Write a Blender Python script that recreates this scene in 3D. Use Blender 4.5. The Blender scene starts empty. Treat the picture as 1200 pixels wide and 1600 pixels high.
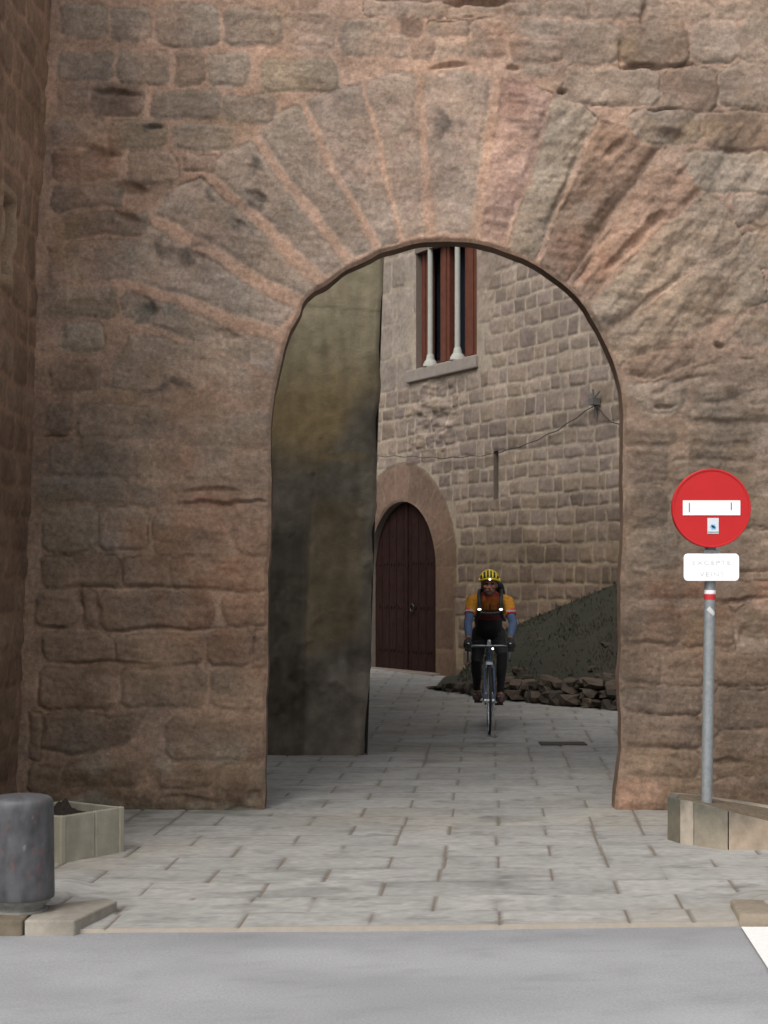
import bpy, bmesh, math, random
import numpy as np
from mathutils import Vector, Matrix
random.seed(7)
SC = bpy.context.scene
COL = SC.collection

# ------------------------------------------------------------------ camera
F = 2500.0            # focal length in pixels of the 1200 px wide photograph
HOR = 915.0           # horizon row
CH = 1.6              # camera height
cam_d = bpy.data.cameras.new('camera')
cam = bpy.data.objects.new('camera', cam_d); COL.objects.link(cam)
cam.location = (0, 0, CH); cam.rotation_euler = (math.radians(90), 0, 0)
cam_d.sensor_fit = 'HORIZONTAL'; cam_d.sensor_width = 36.0; cam_d.lens = 36.0 * F / 1200
cam_d.shift_y = (HOR - 800) / 1200.0
cam_d.clip_end = 500; cam_d.clip_start = 0.1
cam_d.dof.use_dof = True; cam_d.dof.focus_distance = 11.0; cam_d.dof.aperture_fstop = 9.0
SC.camera = cam
# ------------------------------------------------------------------ world, sun, exposure
SUN_EL, SUN_AZ = 52.0, -28.0      # azimuth: degrees to the left of straight behind the camera
w = bpy.data.worlds.new('World'); SC.world = w; w.use_nodes = True
nt = w.node_tree; nt.nodes.clear()
sky = nt.nodes.new('ShaderNodeTexSky'); sky.sky_type = 'NISHITA'; sky.sun_disc = False
sky.sun_elevation = math.radians(SUN_EL); sky.sun_rotation = math.radians(180 + SUN_AZ * -1)
sky.air_density = 1.0; sky.dust_density = 6.0; sky.ozone_density = 1.0
hs = nt.nodes.new('ShaderNodeHueSaturation'); hs.inputs['Saturation'].default_value = 0.22
bg = nt.nodes.new('ShaderNodeBackground'); bg.inputs['Strength'].default_value = 0.15
ow = nt.nodes.new('ShaderNodeOutputWorld')
nt.links.new(sky.outputs[0], hs.inputs['Color']); nt.links.new(hs.outputs[0], bg.inputs[0]); nt.links.new(bg.outputs[0], ow.inputs[0])
sd = bpy.data.lights.new('sun', 'SUN'); sd.energy = 0.9; sd.angle = math.radians(28); sd.color = (1.0, .95, .88)
sun = bpy.data.objects.new('sun', sd); COL.objects.link(sun)
az = math.radians(SUN_AZ)
sdir = Vector((math.sin(az) * math.cos(math.radians(SUN_EL)), -math.cos(az) * math.cos(math.radians(SUN_EL)), math.sin(math.radians(SUN_EL))))
sun.rotation_euler = sdir.to_track_quat('Z', 'Y').to_euler()
SC.view_settings.view_transform = 'Standard'; SC.view_settings.look = 'None'
SC.view_settings.exposure = 0.28; SC.view_settings.gamma = 1.0
SC.render.engine = 'CYCLES'
SC.cycles.filter_width = 1.5

# ------------------------------------------------------------------ helpers
def srgb(r, g, b):
    return tuple(((c / 255) / 12.92 if c / 255 < .04045 else ((c / 255 + .055) / 1.055) ** 2.4) for c in (r, g, b))
def lin(c): return np.array(c, dtype=np.float32)
_T = {}
def vnoise(x, y, seed):
    if seed not in _T: _T[seed] = np.random.RandomState(seed).rand(256, 256).astype(np.float32)
    T = _T[seed]
    xi = np.floor(x).astype(np.int64); yi = np.floor(y).astype(np.int64)
    fx = (x - xi); fy = (y - yi); fx = fx * fx * (3 - 2 * fx); fy = fy * fy * (3 - 2 * fy)
    x0 = xi & 255; x1 = (xi + 1) & 255; y0 = yi & 255; y1 = (yi + 1) & 255
    return ((T[x0, y0] * (1 - fx) + T[x1, y0] * fx) * (1 - fy) + (T[x0, y1] * (1 - fx) + T[x1, y1] * fx) * fy)
def fbm(x, y, f, o, seed):
    s = 0; a = 1; n = 0
    for k in range(o):
        s = s + a * (vnoise(x * f + 17.3 * k, y * f + 5.1 * k, seed + k) * 2 - 1); n += a; a *= .5; f *= 2.03
    return s / n * 1.6
def sst(a, b, x):
    t = np.clip((x - a) / (b - a), 0, 1); return t * t * (3 - 2 * t)
def pdist(X, Y, poly, closed=True, nearest=False):
    n = len(poly); D = np.full(X.shape, 1e9, np.float32); ins = np.zeros(X.shape, bool)
    NX = np.zeros(X.shape, np.float32); NY = NX.copy()
    for i in range(n if closed else n - 1):
        x0, y0 = poly[i]; x1, y1 = poly[(i + 1) % n]
        dx, dy = x1 - x0, y1 - y0; L = dx * dx + dy * dy + 1e-12
        t = np.clip(((X - x0) * dx + (Y - y0) * dy) / L, 0, 1)
        px, py = x0 + t * dx, y0 + t * dy
        d = np.hypot(X - px, Y - py); m = d < D
        D = np.where(m, d, D)
        if nearest: NX = np.where(m, px, NX); NY = np.where(m, py, NY)
        if closed and abs(dy) > 1e-12:
            c = ((y0 > Y) != (y1 > Y)) & (X < dx * (Y - y0) / dy + x0); ins ^= c
    return (ins, D, NX, NY) if nearest else (ins, D)
def stone_field(U, V, stones, wx, wy):
    """U, V uniform grids [nv,nu]; stones = list of (poly, props). Returns D (inside distance) and id."""
    D = np.full(U.shape, -1.0, np.float32); ID = np.full(U.shape, -1, np.int32)
    u0, du = U[0, 0], U[0, 1] - U[0, 0]; v0, dv = V[0, 0], V[1, 0] - V[0, 0]
    for k, (p, _) in enumerate(stones):
        xs = [a for a, b in p]; ys = [b for a, b in p]; pad = .05
        i0 = max(0, int((min(xs) - pad - u0) / du)); i1 = min(U.shape[1], int((max(xs) + pad - u0) / du) + 2)
        j0 = max(0, int((min(ys) - pad - v0) / dv)); j1 = min(U.shape[0], int((max(ys) + pad - v0) / dv) + 2)
        if i1 <= i0 or j1 <= j0: continue
        s = np.s_[j0:j1, i0:i1]
        ins, d = pdist(U[s] + wx[s], V[s] + wy[s], p)
        sd_ = np.where(ins, d, -d); m = sd_ > D[s]
        D[s] = np.where(m, sd_, D[s]); ID[s] = np.where(m, k, ID[s])
    return D, ID
def mesh_np(name, co, faces, mat, parent=None, col=None, smooth=True):
    """co [n,3], faces int [m,4], col [n,3]"""
    me = bpy.data.meshes.new(name); n = len(co); m = len(faces); k = faces.shape[1]
    me.vertices.add(n); me.vertices.foreach_set('co', co.astype(np.float32).ravel())
    me.loops.add(m * k); me.loops.foreach_set('vertex_index', faces.astype(np.int32).ravel())
    me.polygons.add(m); me.polygons.foreach_set('loop_start', np.arange(0, m * k, k, dtype=np.int32))
    me.polygons.foreach_set('loop_total', np.full(m, k, np.int32))
    me.update(calc_edges=True)
    me.polygons.foreach_set('use_smooth', np.full(m, smooth, bool))
    if col is not None:
        a = me.color_attributes.new('Col', 'FLOAT_COLOR', 'POINT')
        a.data.foreach_set('color', np.concatenate([col, np.ones((n, 1))], 1).astype(np.float32).ravel())
    me.materials.append(mat); me.validate()
    o = bpy.data.objects.new(name, me); COL.objects.link(o)
    if parent: o.parent = parent
    return o
def sub_mesh(name, co, faces, fmask, mat, parent, col, smooth=True):
    f = faces[fmask]; used = np.unique(f); mp = np.full(len(co), -1, np.int64); mp[used] = np.arange(len(used))
    return mesh_np(name, co[used], mp[f], mat, parent, col[used], smooth)
def grid_faces(nv, nu):
    i = np.arange(nv * nu).reshape(nv, nu)
    return np.stack([i[:-1, :-1], i[:-1, 1:], i[1:, 1:], i[1:, :-1]], -1).reshape(-1, 4)
def tag(o, label=None, cat=None, group=None, kind=None):
    if label: o['label'] = label
    if cat: o['category'] = cat
    if group: o['group'] = group
    if kind: o['kind'] = kind
    return o
def empty(name, loc=(0, 0, 0), rz=0):
    o = bpy.data.objects.new(name, None); COL.objects.link(o); o.location = loc; o.rotation_euler = (0, 0, rz)
    o.empty_display_size = .2
    return o

def mat(name, color=(.5, .5, .5), rough=.8, metal=0, attr=False, var=.15, nscale=12, bump=.0, bscale=60, bdist=.01, spec=.3, emit=None, estr=0, extra=None):
    m = bpy.data.materials.new(name); m.use_nodes = True; t = m.node_tree; N = t.nodes; L = t.links
    b = N['Principled BSDF']; b.inputs['Roughness'].default_value = rough; b.inputs['Metallic'].default_value = metal
    b.inputs['Specular IOR Level'].default_value = spec
    tc = N.new('ShaderNodeTexCoord')
    no = N.new('ShaderNodeTexNoise'); no.inputs['Scale'].default_value = nscale; no.inputs['Detail'].default_value = 6; no.inputs['Roughness'].default_value = .65
    L.new(tc.outputs['Object'], no.inputs['Vector'])
    mr = N.new('ShaderNodeMapRange'); mr.inputs[1].default_value = .25; mr.inputs[2].default_value = .75
    mr.inputs[3].default_value = 1 - var; mr.inputs[4].default_value = 1 + var
    L.new(no.outputs['Fac'], mr.inputs[0])
    mx = N.new('ShaderNodeVectorMath'); mx.operation = 'MULTIPLY'
    if attr:
        at = N.new('ShaderNodeAttribute'); at.attribute_name = 'Col'; L.new(at.outputs['Color'], mx.inputs[0])
    else:
        mx.inputs[0].default_value = tuple(color)[:3]
    L.new(mr.outputs[0], mx.inputs[1])
    L.new(mx.outputs[0], b.inputs['Base Color'])
    if bump:
        n2 = N.new('ShaderNodeTexNoise'); n2.inputs['Scale'].default_value = bscale; n2.inputs['Detail'].default_value = 8; n2.inputs['Roughness'].default_value = .7
        L.new(tc.outputs['Object'], n2.inputs['Vector'])
        bp = N.new('ShaderNodeBump'); bp.inputs['Strength'].default_value = bump; bp.inputs['Distance'].default_value = bdist
        L.new(n2.outputs['Fac'], bp.inputs['Height']); L.new(bp.outputs[0], b.inputs['Normal'])
    if emit:
        b.inputs['Emission Color'].default_value = (*emit, 1); b.inputs['Emission Strength'].default_value = estr
    return m

class MB:
    def __init__(s): s.v = []; s.f = []
    def add(s, vs, fs):
        o = len(s.v); s.v += [tuple(v) for v in vs]; s.f += [tuple(i + o for i in f) for f in fs]; return s
    def box(s, c, size, rz=0, M=None):
        hx, hy, hz = [a / 2 for a in size]; R = M or Matrix.Rotation(rz, 3, 'Z'); c = Vector(c)
        vs = [c + R @ Vector((x * hx, y * hy, z * hz)) for z in (-1, 1) for x, y in ((-1, -1), (1, -1), (1, 1), (-1, 1))]
        return s.add(vs, [(3, 2, 1, 0), (4, 5, 6, 7), (0, 1, 5, 4), (1, 2, 6, 5), (2, 3, 7, 6), (3, 0, 4, 7)])
    def tube(s, pts, rad, seg=10, cap=True, flat=1.0, sphere=False):
        pts = [Vector(p) for p in pts]; n = len(pts)
        if not hasattr(rad, '__len__'): rad = [rad] * n
        rad = list(rad)
        if sphere:                       # rounded ends
            d0 = (pts[0] - pts[1]).normalized(); d1 = (pts[-1] - pts[-2]).normalized()
            a = [(pts[0] + d0 * rad[0] * math.sin(t), rad[0] * math.cos(t)) for t in (1.35, 1.0, .6, .3)]
            b = [(pts[-1] + d1 * rad[-1] * math.sin(t), rad[-1] * math.cos(t)) for t in (.3, .6, 1.0, 1.35)]
            pts = [p for p, r in a] + pts + [p for p, r in b]; rad = [r for p, r in a] + rad + [r for p, r in b]; n = len(pts)
        rings = []; up = None
        for i in range(n):
            t = (pts[min(i + 1, n - 1)] - pts[max(i - 1, 0)])
            t = t.normalized() if t.length > 1e-9 else Vector((0, 0, 1))
            if up is None: up = Vector((1, 0, 0)) if abs(t.x) < .8 else Vector((0, 0, 1))
            a = (up - t * up.dot(t)).normalized(); b = t.cross(a); up = a
            rings.append([pts[i] + (a * math.cos(q) + b * math.sin(q) * flat) * rad[i] for q in [2 * math.pi * k / seg for k in range(seg)]])
        vs = [v for r in rings for v in r]; fs = []
        for i in range(n - 1):
            for k in range(seg):
                fs.append((i * seg + k, i * seg + (k + 1) % seg, (i + 1) * seg + (k + 1) % seg, (i + 1) * seg + k))
        if cap: fs.append(tuple(reversed(range(seg)))); fs.append(tuple((n - 1) * seg + k for k in range(seg)))
        return s.add(vs, fs)
    def lathe(s, prof, c=(0, 0, 0), seg=32, M=None):
        c = Vector(c); M = M or Matrix.Identity(3); vs = []; fs = []; n = len(prof)
        for r, z in prof:
            for k in range(seg):
                q = 2 * math.pi * k / seg; vs.append(c + M @ Vector((max(r, 1e-4) * math.cos(q), max(r, 1e-4) * math.sin(q), z)))
        for i in range(n - 1):
            for k in range(seg): fs.append((i * seg + k, i * seg + (k + 1) % seg, (i + 1) * seg + (k + 1) % seg, (i + 1) * seg + k))
        fs.append(tuple(reversed(range(seg)))); fs.append(tuple((n - 1) * seg + k for k in range(seg)))
        return s.add(vs, fs)
    def ell(s, c, r, M=None, seg=16):
        return s.lathe([(math.sin(t), -math.cos(t)) for t in np.linspace(.02, math.pi - .02, seg)], c, seg * 2, (M or Matrix.Identity(3)) @ Matrix.Diagonal(r))
    def torus(s, c, R, r, M=None, seg=48, sub=8):
        c = Vector(c); M = M or Matrix.Identity(3); vs = []; fs = []
        for i in range(seg):
            a = 2 * math.pi * i / seg
            for j in range(sub):
                b = 2 * math.pi * j / sub; q = R + r * math.cos(b)
                vs.append(c + M @ Vector((q * math.cos(a), q * math.sin(a), r * math.sin(b))))
        for i in range(seg):
            for j in range(sub):
                fs.append((i * sub + j, ((i + 1) % seg) * sub + j, ((i + 1) % seg) * sub + (j + 1) % sub, i * sub + (j + 1) % sub))
        return s.add(vs, fs)
    def prism(s, poly, z0, z1):
        n = len(poly); z0 = [z0] * n if not hasattr(z0, '__len__') else z0; z1 = [z1] * n if not hasattr(z1, '__len__') else z1
        vs = [(x, y, z) for (x, y), z in zip(poly, z0)] + [(x, y, z) for (x, y), z in zip(poly, z1)]
        return s.add(vs, [tuple(reversed(range(n))), tuple(range(n, 2 * n))] + [(i, (i + 1) % n, n + (i + 1) % n, n + i) for i in range(n)])
    def build(s, name, m, parent=None, smooth=False, bevel=0, colf=None, seg=2, remesh=0, smooths=0, sharp=40):
        me = bpy.data.meshes.new(name); me.from_pydata([tuple(v) for v in s.v], [], s.f); me.update()
        bm = bmesh.new(); bm.from_mesh(me); bmesh.ops.recalc_face_normals(bm, faces=bm.faces); bm.to_mesh(me); bm.free()
        o = bpy.data.objects.new(name, me); COL.objects.link(o)
        if bevel or remesh:
            if bevel:
                md = o.modifiers.new('b', 'BEVEL'); md.width = bevel; md.segments = seg; md.limit_method = 'ANGLE'; md.angle_limit = math.radians(40)
            if remesh:
                md = o.modifiers.new('r', 'REMESH'); md.mode = 'VOXEL'; md.voxel_size = remesh
                if smooths: md = o.modifiers.new('s', 'SMOOTH'); md.factor = .5; md.iterations = smooths
            bpy.context.view_layer.update()
            dg = bpy.context.evaluated_depsgraph_get()
            me2 = bpy.data.meshes.new_from_object(o.evaluated_get(dg)); me2.name = name
            o.modifiers.clear(); o.data = me2; bpy.data.meshes.remove(me); me = me2
        me.materials.clear(); me.materials.append(m)
        for p in me.polygons: p.use_smooth = bool(smooth or remesh)
        if smooth and not remesh: me.set_sharp_from_angle(angle=math.radians(sharp))
        if colf:
            a = me.color_attributes.new('Col', 'FLOAT_COLOR', 'POINT')
            for i, v in enumerate(me.vertices): a.data[i].color = (*colf(v.co), 1)
        if parent: o.parent = parent
        return o

# ------------------------------------------------------------------ photo measures
DW = F / 228.0                                   # distance of the gate wall's face
def W(px, py): return ((px - 600) / 228.0, CH + (HOR - py) / 228.0)     # point of the gate wall's face
PVX = 0.066
def gz(x, y):                                    # height of the paved ramp
    return 0.02 + .012 * (y - 7.3) + (0.075 * float(sst(-1.15, -1.45, np.float32(x - .5*(y-7.35)*-1))) * float(sst(8.9, 7.9, np.float32(y))))
def ground(px, py):                              # photo point on the paving
    y = 8.0
    for _ in range(30):
        z = .02 + .012 * (y - 7.3); y = F * (CH - z) / (py - HOR)
    return ((px - 600) * y / F, y, .02 + .012 * (y - 7.3))
def road_pt(px, py):
    y = F * CH / (py - HOR); return ((px - 600) * y / F, y)

# ------------------------------------------------------------------ materials
M = {}
M['stone'] = mat('sandstone', attr=True, rough=.93, var=.27, nscale=48, bump=.6, bscale=70, bdist=.012, spec=.15)
M['house'] = mat('house_stone', attr=True, rough=.93, var=.16, nscale=14, bump=.5, bscale=30, bdist=.02, spec=.15)
M['plaster'] = mat('old_plaster', attr=True, rough=.92, var=.2, nscale=7, bump=.4, bscale=22, bdist=.02, spec=.12)
M['paving'] = mat('paving_stone', attr=True, rough=.8, var=.1, nscale=18, bump=.35, bscale=70, bdist=.006, spec=.25)
M['asphalt'] = mat('asphalt', attr=True, rough=.85, var=.2, nscale=85, bump=.45, bscale=260, bdist=.004, spec=.25)
M['paint_white'] = mat('road_paint', (.70, .70, .68), rough=.7, var=.1, nscale=60, bump=.2, bscale=200, bdist=.003)
M['earth'] = mat('earth', (.045, .033, .022), rough=.95, var=.45, nscale=30, bump=.8, bscale=60, bdist=.03)
M['attr'] = mat('painted', attr=True, rough=.8, var=.1, nscale=30, bump=.15, bscale=90, bdist=.004)
M['kerb'] = mat('kerb_stone', attr=True, rough=.85, var=.22, nscale=14, bump=.5, bscale=60, bdist=.008)

# ================================================================== SETTING
# ---- road
xs = np.linspace(-12, 12, 300); ys = np.linspace(-14, 7.62, 500)
U, V = np.meshgrid(xs, ys)
ky = 7.345 + .0 * U
z = np.zeros_like(U) + .004 * fbm(U, V, .8, 3, 11)
n = fbm(U, V * 2.2, .9, 5, 21); n2 = fbm(U, V, 4, 4, 31)
base = lin((.285, .287, .297))
c = base[None, None] * (1 + .09 * n + .05 * n2)[..., None]
g = sst(.45, .0, 7.4 - V) * (0.5 + .5 * np.clip(n2 + .4, 0, 1))
c = c * (1 - .22 * g[..., None]); c = c * (1 + .10 * fbm(U * .35, V, 2.2, 4, 35))[..., None]; c = c * (1 - .10 * sst(.2, .9, fbm(U * .5, V, 14, 3, 36)))[..., None]
mesh_np('road', np.stack([U, V, z], -1).reshape(-1, 3), grid_faces(*U.shape), M['asphalt'], None, c.reshape(-1, 3))
tag(bpy.data.objects['road'], 'smooth grey asphalt road in front of the gate', kind='structure')
# far ground sheet
mb = MB(); mb.add([(-150, -150, -.06), (150, -150, -.06), (150, 150, -.06), (-150, 150, -.06)], [(0, 1, 2, 3)])
tag(mb.build('ground', mat('dusty_ground', (.16, .14, .12), rough=.95, var=.2, nscale=2)), kind='structure')
# ---- painted marking at the right
a = road_pt(1158, 1451); b = road_pt(1212, 1535)
mb = MB(); dx, dy = b[0] - a[0], b[1] - a[1]
mb.add([(a[0], a[1], .009), (a[0] + .9, a[1] - .02, .009), (a[0] + dx * 3.4 + 1.0, a[1] + dy * 3.4, .009), (a[0] + dx * 3.4, a[1] + dy * 3.4, .009)], [(0, 3, 2, 1)])
tag(mb.build('road_marking', M['paint_white']), 'white painted crossing bar on the asphalt at right edge', 'road marking')

# ---- paving: sheared grid of stone slabs
def kerb_y(X): return 7.345 + .055 * (X + 1.3)
us = np.arange(-4.6, 5.2, .0125)
vs_ = [0.0]
while vs_[-1] < 22: vs_.append(vs_[-1] + .0095 * (1 + (vs_[-1] / 4.2)) ** 1.35)
vs_ = np.array(vs_)
U, V = np.meshgrid(us, vs_)
Y = 7.345 + V + .055 * (U + 1.3) * np.clip(1 - V / 3, 0, 1) ; X = U + PVX * V
rd, sw = .375, .61
wob = .004 * fbm(U, V, 1.3, 3, 41); wob2 = .005 * fbm(U, V, 1.1, 3, 45)
vv = V + wob + .05; row = np.floor(vv / rd); fr = vv - row * rd
rng = np.random.RandomState(5); ro = rng.rand(200) * .03; rsw = rng.rand(200)
off = (row.astype(int) % 2) * sw * .5 + ro[row.astype(int).clip(0, 199)] + .02
uu = U + wob2 + off + 40 * sw + .04; ci = np.floor(uu / sw); fu = uu - ci * sw
# some slabs are cut in two
h = vnoise(ci * 7.13 + .5, row * 3.7 + .5, 77)
cut = (h > .72); half = sw * .5
fu2 = np.where(cut, fu % half, fu); wd = np.where(cut, half, sw)
du_ = np.minimum(fu2, wd - fu2); dv_ = np.minimum(fr, rd - fr)
sid = ci * 13.7 + row * 5.3 + np.where(cut & (fu > half), 3.1, 0)
tone = vnoise(sid, sid * .37, 81)
fade = sst(15, 3, V)
# longitudinal joints are open and dark, cross joints are tight
ju = sst(.013, .003, du_); jv = sst(.008, .001, dv_) * sst(-.35, .5, fbm(U, V, 1.7, 2, 91))
dirt = fbm(U, V, .8, 4, 51); fine = fbm(U * .8, V * 1.6, 5, 4, 61)
ju = ju * sst(-.95, -.35, fbm(U, V, 2.2, 2, 95))
zz = .02 + .012 * (Y - 7.3) - .008 * np.maximum(ju, jv) + .0035 * (tone - .5) + .002 * fine
raise_l = sst(-1.50, -1.66, X) * sst(9.2, 7.9, Y)
raise_r = sst(1.75, 1.9, X) * sst(8.4, 7.7, Y)
zz = zz + .042 * raise_l + .05 * raise_r
cb = lin((.298, .291, .274)); c = cb * (1 + .22 * (tone - .5) + .08 * fine + .07 * dirt)[..., None]
warm = sst(.1, .8, fbm(U, V, .6, 3, 71)); c = c * (1 - warm[..., None] * (1 - lin((1.02, .985, .93))))
# stains: streaks along the rows
st = sst(.35, .9, fbm(U * 1.1, V * 3.2, 1.5, 4, 101)); c = c * (1 - .22 * st[..., None]); g1 = fbm(U, V, 28, 2, 103); g2 = sst(.3, .9, fbm(U, V * 2, 7, 4, 104)); c = c * (1 + .09 * g1 - .22 * g2)[..., None]; ed = (sst(.06, .0, du_) + sst(.05, 0, dv_)).clip(0, 1) * sst(-.3, .5, fbm(U, V, 6, 3, 106)); c = c * (1 - .16 * ed)[..., None]
c = c * (1 - .30 * sst(1.2, 6.0, V)[..., None] * lin((1.0, .98, .96)))  # slabs painted darker deeper inside the gate, in place of its shade
# moss at the foot of the left pier
ms = sst(.55, .05, np.hypot((X + 1.25) * .45, (Y - 10.7))) * sst(-.2, .5, fbm(U, V, 2.5, 3, 111))
c = c * (1 - .6 * ms[..., None]) + lin((.06, .07, .035)) * (.6 * ms[..., None])
jc = lin((.125, .10, .075)); jm = np.maximum(ju * .95, jv * .75)[..., None]
c = c * (1 - jm) + jc * jm
edge = sst(.035, .02, V)[..., None]; c = c * (1 - edge) + lin((.27, .24, .20)) * edge
zz = np.where(V < 1e-6, -.03, zz)
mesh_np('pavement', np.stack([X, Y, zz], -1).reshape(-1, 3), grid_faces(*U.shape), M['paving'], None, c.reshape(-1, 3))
tag(bpy.data.objects['pavement'], 'pale stone slabs rising from the road through the arch', kind='structure')
def PZ(x, y): return .02 + .012 * (y - 7.3)

# ---- kerbs left and right (part of the road setting)
def kcol(base, seed):
    def f(co):
        n = float(fbm(np.array([co.x * 3]), np.array([co.y * 3 + co.z * 9]), 2, 3, seed)[0])
        t_ = max(0, min(1, (co.z - .045) / .02)); return tuple(b * (1 + .25 * n) * (1 - .38 * t_) for b in base)
    return f
kl = empty('kerb', (0, 0, 0)); tag(kl, 'low stone kerb at the left road edge under the bollard', kind='structure')
def kb(poly, z1, base, seed):
    mb = MB(); mb.prism(poly, -.05, z1); return mb.build('kerb_stone', M['kerb'], kl, bevel=.012, seg=3, colf=kcol(base, seed), smooth=True)
kx = lambda px: (px - 600) * 7.33 / F
kb([(kx(-160), 7.29), (kx(-62), 7.29), (kx(-62), 7.62), (kx(-160), 7.62)], .074, (.26, .22, .16), 3)
kb([(kx(-58), 7.292), (kx(38), 7.292), (kx(38), 7.62), (kx(-58), 7.62)], .075, (.17, .14, .10), 4)
kb([(kx(41), 7.29), (kx(119), 7.295), (kx(160), 7.75), (kx(135), 7.82), (kx(41), 7.62)], .075, (.34, .31, .26), 5)
kr = empty('kerb', (0, 0, 0)); tag(kr, 'low stone kerb at the right road edge beside the white marking', kind='structure')
kl = kr
kb([(1.665, 7.50), (2.1, 7.51), (2.1, 7.82), (1.70, 7.86)], .062, (.30, .25, .19), 6)
kb([(2.11, 7.512), (2.9, 7.55), (2.9, 7.84), (2.11, 7.82)], .06, (.27, .23, .18), 7)

# ================================================================== GATE WALL
outline_px = [(412, 1300), (414, 1272), (415, 1190), (416, 1100), (419, 1040), (419, 980), (418, 930), (421, 880), (423, 800), (424, 720), (423, 655), (428, 622), (434, 592),
 (441, 552), (450, 522), (458, 508), (470, 488), (474, 470), (488, 456), (505, 448), (525, 432), (545, 418), (578, 404), (590, 396), (620, 388), (640, 381), (668, 378), (715, 377), (745, 378), (775, 386),
 (800, 396), (826, 405), (850, 422), (876, 440), (898, 458), (915, 480), (930, 506), (946, 535), (958, 562), (967, 592), (972, 625), (975, 665), (972, 720), (974, 800), (972, 880), (970, 940), (971, 1000), (968, 1080), (971, 1140), (969, 1200), (962, 1240), (961, 1272), (960, 1300)]
op = [W(*p) for p in outline_px]
def chaikin(p):
    o = [p[0]]
    for a, b in zip(p[:-1], p[1:]): o += [(a[0] * .75 + b[0] * .25, a[1] * .75 + b[1] * .25), (a[0] * .25 + b[0] * .75, a[1] * .25 + b[1] * .75)]
    return o + [p[-1]]
op = chaikin(chaikin(op))
# densify with a little roughness
dn = []
for i in range(len(op) - 1):
    (x0, y0), (x1, y1) = op[i], op[i + 1]; L = math.hypot(x1 - x0, y1 - y0); k = max(1, int(L / .03))
    for j in range(k):
        t = j / k; x, y = x0 + (x1 - x0) * t, y0 + (y1 - y0) * t
        a = .007 * float(fbm(np.array([x]), np.array([y]), 6, 4, 201)[0]); nx, ny = (y1 - y0) / L, -(x1 - x0) / L
        dn.append((x + nx * a, y + ny * a))
dn.append(op[-1]); OUT = dn

ST = []     # stones of the gate wall: (poly in wall metres, props)
GREY, BROWN, RED, DARK, PINK, OCH = (.232, .178, .132), (.185, .125, .085), (.205, .115, .078), (.115, .082, .058), (.30, .20, .15), (.215, .160, .108)
def S(poly, colr=GREY, amp=.012, r=.02, rough=1.0):
    ST.append(([W(*p) for p in poly], dict(col=colr, amp=amp, r=r, rough=rough)))
def R(x0, y0, x1, y1, sc, ox, oy, **k):
    cx0, cy0, cx1, cy1 = ox + x0 * sc, oy + y0 * sc, ox + x1 * sc, oy + y1 * sc
    rr = random.Random(int(x0 * 7 + y0 * 13 + ox)); j = lambda: rr.uniform(-3.2, 3.2); c = min(cx1 - cx0, cy1 - cy0) * .16
    S([(cx0 + c, cy0 + j() * .5), ((cx0 + cx1) / 2, cy0 + j()), (cx1 - c, cy0 + j() * .5), (cx1 + j() * .3, cy0 + c), (cx1 + j() * .5, (cy0 + cy1) / 2), (cx1 + j() * .3, cy1 - c), (cx1 - c, cy1 + j() * .5),
       ((cx0 + cx1) / 2, cy1 + j()), (cx0 + c, cy1 + j() * .5), (cx0 + j() * .3, cy1 - c), (cx0 + j() * .5, (cy0 + cy1) / 2), (cx0 + j() * .3, cy0 + c)], **k)
# --- voussoirs between mortar bands: (outer, inner, half width at outer, half width at inner)
bands = [((186, 500), (428, 592), 9, 12), ((195, 442), (432, 524), 11, 14), ((228, 336), (470, 478), 12, 15), ((316, 264), (503, 440), 10, 14), ((394, 211), (548, 412), 9, 11), ((466, 156), (588, 392), 7, 9),
 ((566, 126), (628, 380), 5, 7), ((652, 108), (676, 372), 7, 10), ((776, 116), (742, 372), 9, 11), ((866, 146), (792, 384), 3, 5), ((936, 182), (842, 410), 5, 7), ((1036, 226), (890, 446), 5, 7),
 ((1104, 292), (916, 474), 4, 6), ((1168, 372), (944, 520), 3, 5), ((1205, 468), (966, 576), 3, 5)]
vc = [(OCH, GREY), (GREY, DARK)]
vcols = [GREY, (.19, .165, .135), (.20, .17, .14), (.235, .185, .145), (.235, .19, .145), (.255, .20, .155), (.26, .21, .16), (.285, .225, .17), (.30, .205, .155), (.27, .205, .15), (.235, .15, .105), (.26, .16, .11), (.22, .16, .115), (.235, .17, .12)]
vcols[:8] = [(.255, .215, .17), (.235, .20, .165), (.25, .21, .17), (.265, .22, .175), (.25, .21, .168), (.262, .22, .18), (.255, .212, .172), (.272, .225, .182)]; vcols[8] = (.30, .21, .17)
RING = []
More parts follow.
